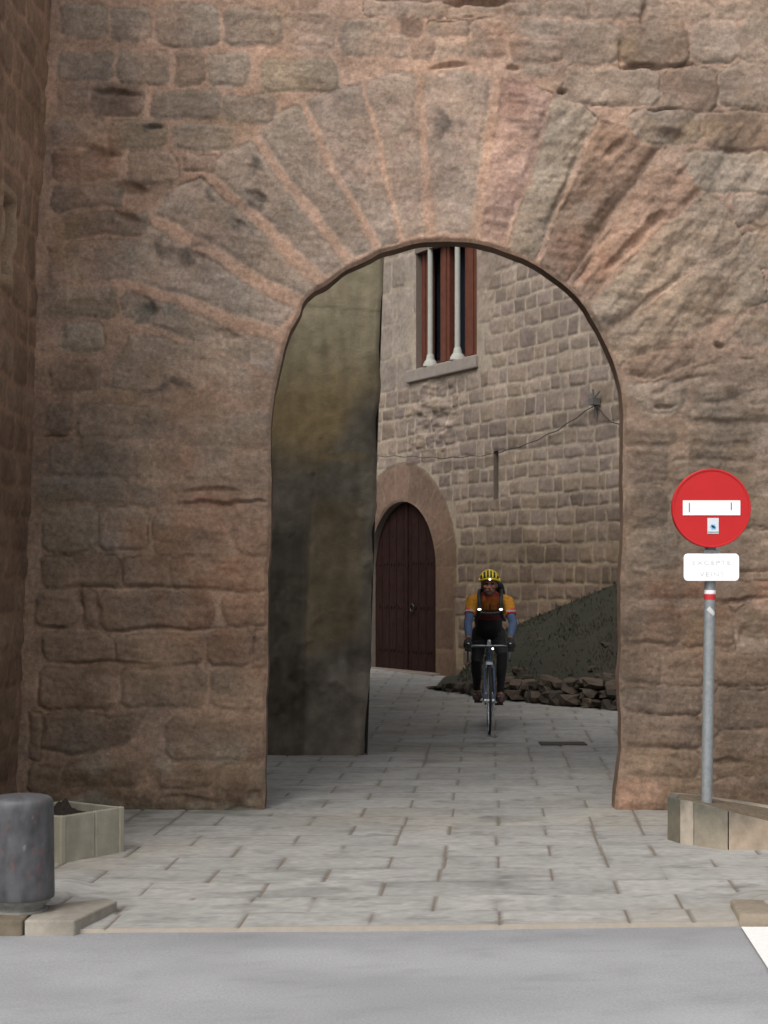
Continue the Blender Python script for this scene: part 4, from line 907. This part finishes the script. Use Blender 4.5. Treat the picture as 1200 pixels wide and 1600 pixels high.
# foot of the tower-side plinth at right (sloping stone behind tub)
# ================================================================== PLANTER BOX (left)
pa = ground(95.5, 1350.5); pb_ = ground(193, 1331)
d = Vector((pb_[0] - pa[0], pb_[1] - pa[1])); L = d.length; ang = math.atan2(d.y, d.x)
ptr = empty('planter_box', (pa[0], pa[1], pa[2] - .005), ang); tag(ptr, 'square pale stone planter box with bare soil, behind the squat grey bollard', 'planter')
M['planter'] = mat('planter_stone', attr=True, rough=.85, var=.15, nscale=14, bump=.25, bscale=60)
def pc(co):
    n = float(fbm(np.array([co.x * 8 + co.y * 5]), np.array([co.z * 3]), 2, 3, 971)[0]); k = 1 + .18 * n; e = 1.1 if (min(abs(co.x), abs(co.x - L), abs(co.x - L * .54)) < .02) else 1
    return (.255 * k * e, .24 * k * e, .19 * k * e)
hp, tk, wy_ = .272, .03, .5
for (x0, x1, y0, y1) in ((0, L * .54 - .002, 0, tk), (L * .54 + .002, L, 0, tk), (0, L, wy_ - tk, wy_), (0, tk, tk + .001, wy_ - tk - .001), (L - tk, L, tk + .001, wy_ - tk - .001)):
    mb = MB(); mb.box(((x0 + x1) / 2, (y0 + y1) / 2, hp / 2), (x1 - x0, y1 - y0, hp)); o = mb.build('side_panel', M['planter'], ptr, bevel=.006, colf=None)
    bm = bmesh.new(); bm.from_mesh(o.data); bmesh.ops.subdivide_edges(bm, edges=[e for e in bm.edges if e.calc_length() > .1], cuts=7, use_grid_fill=True); bm.to_mesh(o.data); bm.free()
    a = o.data.color_attributes.new('Col', 'FLOAT_COLOR', 'POINT')
    for i, v in enumerate(o.data.vertices): a.data[i].color = (*pc(v.co), 1)
for cx_, cy_ in ((-.004, -.004), (L - .034, -.004)):
    mb = MB(); mb.box((cx_ + .019, cy_ + .019, hp / 2 + .002), (.038, .038, hp)); mb.build('corner_post', mat('corner_post_stone', (.28, .26, .20), rough=.85, var=.12), ptr, bevel=.006)
us = np.linspace(tk, L - tk, 26); vs5 = np.linspace(tk, wy_ - tk, 26); U, V = np.meshgrid(us, vs5); Z = .215 + .02 * fbm(U, V, 9, 3, 981) + .055 * np.exp(-(((U - .33) / .10) ** 2 + ((V - .34) / .08) ** 2)) * (1 + .6 * fbm(U, V, 30, 2, 983))
o = mesh_np('soil', np.stack([U, V, Z], -1).reshape(-1, 3), grid_faces(*U.shape), mat('dark_soil', (.035, .026, .02), rough=.95, var=.4, nscale=40, bump=.8, bscale=80, bdist=.02), ptr)

# ================================================================== BOLLARD (left)
BX, BY, BZ = (28 - 600) / 335.0, F / 335.0 + .06, .073
bo = empty('bollard', (BX, BY, BZ)); tag(bo, 'squat scuffed dark grey cylindrical bollard on the left kerb', 'bollard')
def bcol(co):
    a_ = math.atan2(co.y, co.x); n = float(fbm(np.array([a_ * 2.2 + 20]), np.array([co.z * 6 + 3]), 2.2, 4, 991)[0]); m_ = float(fbm(np.array([a_ * 3 + 40]), np.array([co.z * 9]), 3, 3, 995)[0])
    c = [.066, .067, .072]; c = [x * (1 + .35 * n) for x in c]
    r_ = max(0, min(1, (m_ - .62) * 5)); c = [x * (1 - r_ * .35) + y * r_ * .35 for x, y in zip(c, (.20, .07, .06))]
    w_ = max(0, min(1, (float(vnoise(np.array([a_ * 9 + 70]), np.array([co.z * 22]), 997)[0]) - .965) * 22)); c = [x * (1 - w_) + y * w_ for x, y in zip(c, (.42, .42, .38))]
    return tuple(c)
prof = [(.001, .545), (.05, .544), (.10, .541), (.128, .536), (.142, .528), (.149, .514), (.1515, .495)] + [(.1515 + .005 * (1 - t), .085 + .405 * t) for t in np.linspace(.97, 0, 34)] + [(.156, .07), (.154, .064), (.13, .062)]
prof = prof[::-1]
mb = MB(); mb.lathe(prof, (0, 0, 0), 96); mb.build('body', mat('bollard_paint', attr=True, rough=.55, var=.18, nscale=22, bump=.12, bscale=70, spec=.4), bo, smooth=True, colf=bcol)
mb = MB(); mb.lathe([(.125, .0), (.125, .012), (.105, .016), (.105, .03), (.122, .034), (.122, .044), (.138, .048), (.138, .0635)], (0, 0, 0), 64); mb.build('foot', mat('foot_metal', (.24, .235, .22), rough=.6, metal=.3, var=.3, nscale=30), bo, smooth=True, sharp=25)

# ================================================================== BICYCLE AND CYCLIST
gx, gy, _ = ground(764.5, 1148); gzz = PZ(gx, gy)
aim = math.atan2(-gx, gy) * .0
blk = mat('black_rubber', (.018, .018, .018), rough=.75, var=.1); met = mat('bright_metal', (.50, .52, .54), rough=.3, metal=.9, var=.05); bluef = mat('blue_frame_paint', (.03, .055, .11), rough=.35, var=.05, spec=.5)
blkp = mat('black_plastic', (.02, .02, .022), rough=.5, var=.1)
bike = empty('bicycle', (gx, gy, gzz), math.radians(-3.1)); tag(bike, 'dark blue road bicycle with drop handlebars ridden towards the arch', 'bicycle')
RY = Matrix(((0, 0, 1), (1, 0, 0), (0, 1, 0)))      # torus axis -> x
def wheel(y, tilt=0):
    wz = .337; t = empty('wheel', (0, y, wz), tilt); t.parent = bike
    mb = MB(); mb.torus((0, 0, 0), .324, .0125, RY, 72, 10); mb.build('tyre', blk, t, smooth=True, sharp=180)
    mb = MB(); mb.torus((0, 0, 0), .306, .0095, RY, 72, 8); mb.build('rim', met, t, smooth=True, sharp=180)
    mb = MB(); mb.tube([(-.05, 0, 0), (.05, 0, 0)], .018, 12)
    for k in range(28):
        a_ = 2 * math.pi * k / 28; sx_ = .03 if k % 2 else -.03; b_ = a_ + (.25 if k % 4 < 2 else -.25)
        mb.tube([(sx_, .02 * math.cos(b_), .02 * math.sin(b_)), (0, .298 * math.cos(a_), .298 * math.sin(a_))], .0013, 5)
    mb.build('spokes', met, t)
wheel(0, math.radians(1.5)); wheel(1.0)
mb = MB()
HT, HB, BB, SC_, RA = (0, .195, .875), (0, .150, .725), (0, .60, .272), (0, .775, .86), (0, 1.0, .337)
mb.tube([(0, .205, .90), HB], .019, 14); mb.tube([(0, .19, .85), SC_], .0155, 12); mb.tube([(0, .155, .745), BB], .0185, 12); mb.tube([SC_, BB], .0155, 12)
for s_ in (-1, 1): mb.tube([(s_ * .035, .62, .272), (s_ * .06, 1.0, .337)], .008, 8); mb.tube([(s_ * .012, .78, .84), (s_ * .06, 1.0, .337)], .007, 8)
mb.tube([(-.04, .60, .272), (.04, .60, .272)], .022, 14)
mb.build('frame', bluef, bike, smooth=True)
mb = MB()
for s_ in (-1, 1): mb.tube([(s_ * .02, .147, .715), (s_ * .042, .130, .66), (s_ * .05, .06, .47), (s_ * .054, .0, .337)], [.016, .014, .011, .008], 10)
mb.tube([(-.03, .147, .715), (.03, .147, .715)], .017, 10)
mb.build('fork', mat('fork_blue', (.07, .10, .16), rough=.3, metal=.3, var=.05), bike, smooth=True)
mb = MB(); mb.tube([(0, .205, .90), (0, .215, .925)], .02, 12); mb.tube([(0, .212, .905), (0, .09, .875)], [.018, .016], 12); mb.build('stem', met, bike, smooth=True)
hbz = .875; mb = MB()
pt = [(-.20, .02, .90)]
for s_ in (-1, 1):
    mb.tube([(0, .09, hbz), (s_ * .10, .09, hbz + .002), (s_ * .165, .088, hbz), (s_ * .195, .06, hbz - .003), (s_ * .205, .01, hbz - .008), (s_ * .208, -.035, hbz - .05), (s_ * .210, -.03, hbz - .11), (s_ * .212, .02, hbz - .145), (s_ * .215, .09, hbz - .15)], .0125, 10)
mb.build('handlebar', mat('dull_bar', (.16, .165, .17), rough=.4, metal=.7), bike, smooth=True)
for s_ in (-1, 1):
    mb = MB(); mb.tube([(s_ * .205, .015, hbz - .004), (s_ * .206, -.03, hbz + .008), (s_ * .207, -.065, hbz + .026)], [.016, .018, .013], 10, sphere=True); mb.tube([(s_ * .205, -.06, hbz + .0), (s_ * .20, -.075, hbz - .05), (s_ * .198, -.07, hbz - .12)], [.008, .007, .005], 8, sphere=True); mb.build('brake_lever', blkp if 0 else met, bike, smooth=True)
mb = MB(); mb.tube([(.198, -.06, .87), (.15, -.06, .925), (.05, .03, .93), (.01, .11, .80), (0, .125, .74)], .0028, 6); mb.tube([(-.198, -.06, .87), (-.15, -.06, .925), (-.05, .03, .93), (-.01, .11, .80), (.0, .13, .76)], .0028, 6); mb.build('brake_cable', blkp, bike)
mb = MB(); mb.box((0, .105, .70), (.07, .03, .028)); mb.tube([(-.032, .10, .70), (-.028, .10, .655)], .008, 6); mb.tube([(.032, .10, .70), (.028, .10, .655)], .008, 6); mb.build('front_brake', met, bike, bevel=.004)
mb = MB(); mb.lathe([(.02, 0), (.022, .05), (.018, .055)], (.035, .10, .85), 16, Matrix(((1, 0, 0), (0, 0, -1), (0, 1, 0)))); hl = mb.build('headlight', blkp, bike, smooth=True)
glow = mat('white_glow', (.9, .9, .9), emit=(1, 1, .97), estr=3.0, rough=.3)  # emission for the headlight lens, helmet spot and strap reflector glints
mb = MB(); mb.ell((.035, .043, .85), (.010, .004, .010)); mb.build('lens', glow, hl, smooth=True)
mb = MB(); mb.tube([(0, .76, .80), (0, .80, .96)], .0135, 12); mb.build('seat_post', met, bike, smooth=True)
mb = MB(); mb.ell((0, .84, .965), (.07, .12, .025)); mb.ell((0, .74, .965), (.025, .12, .02)); mb.build('saddle', blkp, bike, remesh=.01, smooths=2)
mb = MB(); mb.torus((.045, .60, .272), .09, .004, RY, 40, 6); mb.tube([(.055, .60, .272), (.06, .435, .272)], .010, 8); mb.tube([(-.055, .60, .272), (-.06, .765, .272)], .010, 8)
for a_ in range(5):
    t = 2 * math.pi * a_ / 5; mb.tube([(.045, .60, .272), (.045, .60 + .085 * math.cos(t), .272 + .085 * math.sin(t))], .006, 6)
mb.build('crankset', met, bike, smooth=True)
for s_, y_ in ((1, .435), (-1, .765)):
    mb = MB(); mb.box((s_ * .105, y_, .272), (.085, .06, .02)); mb.build('pedal', blkp, bike, bevel=.004)

# ---- the rider
pr = empty('person', (gx, gy, gzz), math.radians(-3.1)); tag(pr, 'cyclist in yellow helmet, orange and red jersey, blue sleeves and black tights', 'person')
TX0 = .012   # slight lean of the trunk
hip = {1: Vector((.085, .80, .985)), -1: Vector((-.085, .80, .985))}
knee = {1: Vector((.135, .415, .775)), -1: Vector((-.125, .53, .70))}
ank = {1: Vector((.118, .515, .375)), -1: Vector((-.118, .835, .385))}
ball = {1: Vector((.118, .425, .300)), -1: Vector((-.118, .755, .300))}
sho = {1: Vector((.178 + TX0, .425, 1.303)), -1: Vector((-.175 + TX0, .425, 1.315))}
elb = {1: Vector((.232 + TX0, .255, 1.09)), -1: Vector((-.222 + TX0, .255, 1.10))}
wri = {1: Vector((.205, .035, .938)), -1: Vector((-.205, .035, .938))}
spine = [Vector((0, .82, .99)), Vector((0, .74, 1.10)), Vector((TX0, .60, 1.215)), Vector((TX0, .47, 1.29)), Vector((TX0, .40, 1.335))]
HC = Vector((TX0 - .008, .285, 1.488))
def limbs(mb, k=1.0, arms=True, legs=True):
    for s_ in (-1, 1):
        if arms:
            mb.tube([sho[s_], sho[s_].lerp(elb[s_], .5), elb[s_], elb[s_].lerp(wri[s_], .45), wri[s_]], [.052 * k, .045 * k, .039 * k, .036 * k, .026 * k], 14, sphere=True)
        if legs:
            mb.tube([hip[s_], hip[s_].lerp(knee[s_], .5), knee[s_], knee[s_].lerp(ank[s_], .35), ank[s_]], [.085 * k, .070 * k, .052 * k, .050 * k, .030 * k], 16, sphere=True)
def finger_chain(s_, i):     # four fingers curled round the hood / lever
    w0 = Vector((s_ * .207, -.015, .925)); yy = -.052 + .0 * i; z0 = .905 - .020 * i
    kn = Vector((s_ * .236, -.040 - .006 * (1.5 - abs(i - 1.5)), z0)); m1 = Vector((s_ * .232, -.068 - .004 * i, z0 - .004)); m2 = Vector((s_ * .208, -.090 + .002 * i, z0 - .010)); tp = Vector((s_ * .186, -.084 + .004 * i, z0 - .014))
    return [kn, m1, m2, tp]
def hand(mb, k=1.0, sides=(-1, 1)):
    for s_ in sides:
        mb.tube([wri[s_], Vector((s_ * .216, .0, .915)), Vector((s_ * .224, -.03, .885))], [.026 * k, .033 * k, .032 * k], 12, sphere=True, flat=1.15)
        for i in range(4): mb.tube(finger_chain(s_, i), [.0105 * k, .010 * k, .0095 * k, .008 * k], 8, sphere=True)
        mb.tube([Vector((s_ * .205, -.005, .920)), Vector((s_ * .188, -.035, .915)), Vector((s_ * .180, -.062, .902))], [.013 * k, .011 * k, .0095 * k], 8, sphere=True)
# body: one continuous surface
mb = MB(); mb.tube(spine, [.115, .12, .13, .135, .10], 20, sphere=True, flat=.85); limbs(mb, .9); hand(mb, .92)
mb.tube([spine[-1], HC + Vector((0, .03, -.05))], [.058, .055], 16, sphere=True)
mb.ell(HC + Vector((0, .01, .012)), (.074, .094, .090)); mb.ell(HC + Vector((0, -.03, -.05)), (.054, .058, .062)); mb.ell(HC + Vector((0, -.058, -.085)), (.030, .028, .026))
mb.tube([HC + Vector((0, -.078, .008)), HC + Vector((0, -.103, -.032))], [.010, .0155], 8, sphere=True)           # nose
mb.tube([HC + Vector((-.045, -.070, .022)), HC + Vector((0, -.088, .026)), HC + Vector((.045, -.070, .022))], .010, 8, sphere=True)   # brow
mb.tube([HC + Vector((-.022, -.086, -.062)), HC + Vector((0, -.091, -.060)), HC + Vector((.022, -.086, -.062))], .0085, 8, sphere=True)   # lips
for s_ in (-1, 1):
    mb.ell(HC + Vector((s_ * .076, .012, -.012)), (.011, .02, .03)); mb.ell(HC + Vector((s_ * .04, -.066, -.022)), (.022, .02, .018))
    mb.tube([ank[s_], ball[s_] + Vector((0, 0, .03)), ball[s_] + Vector((0, -.06, .02))], [.032, .036, .026], 12, sphere=True); mb.tube([ank[s_], ank[s_] + Vector((0, .045, -.045))], [.032, .030], 12, sphere=True)
def skincol(co):
    p = Vector(co) - HC; c = (.24, .115, .078)
    if p.length < .16:
        if p.y < -.05 and .0 < p.z + .002 < .020 and .014 < abs(p.x) < .047: return (.03, .02, .018)
        if p.y < -.08 and abs(p.z + .062) < .006 and abs(p.x) < .022: return (.14, .04, .035)
        if p.y < -.07 and -.040 < p.z < .0: return (.30, .14, .10)
        if p.z < -.075: return (.13, .075, .055)
    return c
mb.build('body', mat('skin', attr=True, rough=.6, var=.08, nscale=20), pr, remesh=.0055, smooths=3, colf=skincol)
# jersey with short sleeves
mb = MB(); mb.tube([spine[0] + Vector((0, -.03, .03))] + spine[1:], [.128, .145, .155, .158, .118], 24, sphere=True, flat=.86)
for s_ in (-1, 1): mb.tube([spine[-1] + Vector((s_ * .06, .02, -.01)), sho[s_]], [.088, .072], 14, sphere=True); e5 = sho[s_].lerp(elb[s_], .62); mb.tube([sho[s_], sho[s_].lerp(elb[s_], .35), e5], [.070, .063, .060], 16)
mb.tube([spine[-1] + Vector((0, .0, .0)), spine[-1] + Vector((0, -.035, .045))], [.075, .066], 16)
def jcol(co):
    x = co.x - TX0; z = co.z; ax = abs(x)
    if co.z > 1.362 and ax < .09: return (.35, .05, .03)
    if z < 1.175 and ax < .17: return (.15, .03, .03)
    if z < 1.235 and ax < .14: return (.10, .04, .03)
    if z < 1.215 and ax > .165: return (.48, .03, .025)
    if z < 1.232 and ax > .165: return (.30, .29, .30)
    if z < 1.255 and ax > .20: return (.45, .06, .03)
    if ax < .065 and z < 1.30: return (.42, .16, .02) if (ax > .012) else (.18, .04, .03)
    if ax < .085: return (.38, .10, .02)
    return (.42, .18, .012)
jm = mat('jersey', attr=True, rough=.75, var=.25, nscale=16, bump=.7, bscale=14, bdist=.03)
mb.build('jersey', jm, pr, remesh=.007, smooths=3, colf=jcol)
# arm warmers
knit = mat('blue_knit', (.055, .083, .15), rough=.8, var=.15, nscale=30, bump=.2, bscale=25, bdist=.01)
for s_ in (-1, 1):
    mb = MB(); a_ = sho[s_].lerp(elb[s_], .5); b_ = elb[s_].lerp(wri[s_], .86); mb.tube([a_, elb[s_], elb[s_].lerp(wri[s_], .4), b_], [.048, .044, .041, .031], 16)
    mb.build('arm_warmer', knit, pr, remesh=.006, smooths=2)
# tights
mb = MB(); limbs(mb, 1.08, arms=False); mb.tube([Vector((0, .86, .975)), Vector((0, .74, 1.03)), Vector((TX0, .62, 1.10))], [.13, .14, .13], 20, sphere=True)
mb.build('tights', mat('black_tights', (.014, .013, .015), rough=.7, var=.2), pr, remesh=.008, smooths=3)
glv = mat('black_gloves', (.016, .016, .017), rough=.7, var=.2)
for s_ in (-1, 1):
    mb = MB(); hand(mb, 1.12, (s_,)); mb.build('glove', glv, pr, remesh=.0045, smooths=1)
shm = mat('dark_shoe', (.055, .03, .026), rough=.5, var=.2); sol = mat('pale_sole', (.25, .23, .22), rough=.6)
for s_ in (-1, 1):
    mb = MB(); mb.tube([ank[s_] + Vector((0, .05, -.055)), ank[s_] + Vector((0, .0, -.035)), ball[s_] + Vector((0, .01, .022)), ball[s_] + Vector((0, -.085, .008))], [.040, .050, .050, .030], 14, sphere=True)
    sh = mb.build('shoe', shm, pr, remesh=.006, smooths=3)
    mb = MB(); mb.box(ball[s_] + Vector((0, -.03, .052)), (.06, .02, .012), rz=.2); mb.build('shoe_strap', sol, sh, bevel=.003)
# helmet
hel = empty('helmet', HC + Vector((0, .015, .045))); hel.parent = pr
yel = mat('yellow_helmet', (.62, .46, .012), rough=.35, var=.05, spec=.5)
mb = MB(); nr = 7
for k in range(nr):      # raised ribs running front to back, black foam between
    f_ = (k - (nr - 1) / 2) / ((nr - 1) / 2); xa = f_ * .100; pts = []
    for t in np.linspace(-1.25, 1.2, 18):
        rx = math.sqrt(max(.02, 1 - f_ * f_ * .93)); pts.append((xa * (1 - .0 * abs(t)), math.sin(t) * .138 * (.55 + .45 * rx), .002 + math.cos(t) * .100 * rx - .02 * (1 - rx)))
    mb.tube(pts, [.0092 if abs(t) < 1 else .007 for t in np.linspace(-1.25, 1.2, 18)], 8, sphere=True)
for zz_, rr2 in ((.006, 1.0),):
    ringp = [(math.sin(a_) * .105 * rr2, -math.cos(a_) * .138 * rr2, zz_ - .004 + .012 * math.cos(a_ * 2)) for a_ in np.linspace(0, 2 * math.pi, 41)]; mb.tube(ringp, .011, 8)
for t_ in (-.15,):
    arc = [(math.sin(a_) * .096 * math.cos(t_ * .6), math.sin(t_) * .138, math.cos(a_) * .100 * math.cos(t_ * .9)) for a_ in np.linspace(-1.2, 1.2, 15)]; mb.tube(arc, .009, 8)
mb.build('shell', yel, hel, smooth=True, sharp=180)
mb = MB(); mb.lathe([(.001, .098), (.04, .094), (.07, .078), (.09, .045), (.096, .01), (.094, -.004)][::-1], (0, 0, 0), 32, Matrix.Diagonal((.98, 1.34, .98))); mb.build('liner', blkp, hel, smooth=True)
mb = MB(); mb.ell((.004, -.153, .006), (.010, .006, .008)); mb.build('front_glow', glow, hel, smooth=True)  # small glowing spot on the helmet front
for s_ in (-1, 1):
    mb = MB(); mb.tube([(s_ * .082, -.01, -.005), (s_ * .078, -.015, -.07), (s_ * .045, -.045, -.125), (0, -.058, -.148)], .0045, 6); mb.build('strap', blkp, hel)
# backpack
bpk = empty('backpack', (gx, gy, gzz), math.radians(-3.1)); tag(bpk, 'black backpack worn on the back of the cyclist', 'backpack')
mb = MB(); mb.tube([Vector((.02, .78, 1.20)), Vector((.03, .62, 1.37)), Vector((.045, .50, 1.455))], [.15, .155, .115], 18, sphere=True, flat=.62)
mb.build('bag', mat('black_nylon', (.014, .015, .018), rough=.65, var=.2, bump=.2, bscale=20, bdist=.02), bpk, remesh=.012, smooths=3)
for s_ in (-1, 1):
    mb = MB(); pts = [(s_ * .10 + .02, .52, 1.42), (s_ * .108 + .015, .40, 1.435), (s_ * .112 + .012, .315, 1.395), (s_ * .108 + TX0, .262, 1.32), (s_ * .105 + TX0, .262, 1.235), (s_ * .12 + TX0, .32, 1.17), (s_ * .15 + TX0, .45, 1.12)]
    mb.tube(pts, .019, 10, flat=.5); stp = mb.build('strap', blkp, bpk, smooth=True)
    mb = MB(); mb.ell((s_ * .108 + TX0, .243, 1.238), (.018, .006, .0085)); mb.build('strap_reflector', glow, stp, smooth=True)  # reflective tab, its flash glint put in as emission
mb = MB(); mb.tube([(-.10 + TX0, .255, 1.205), (TX0, .245, 1.195), (.10 + TX0, .255, 1.205)], .012, 8, flat=.5); mb.build('chest_strap', blkp, bpk, smooth=True)
print('objects', len(bpy.data.objects))
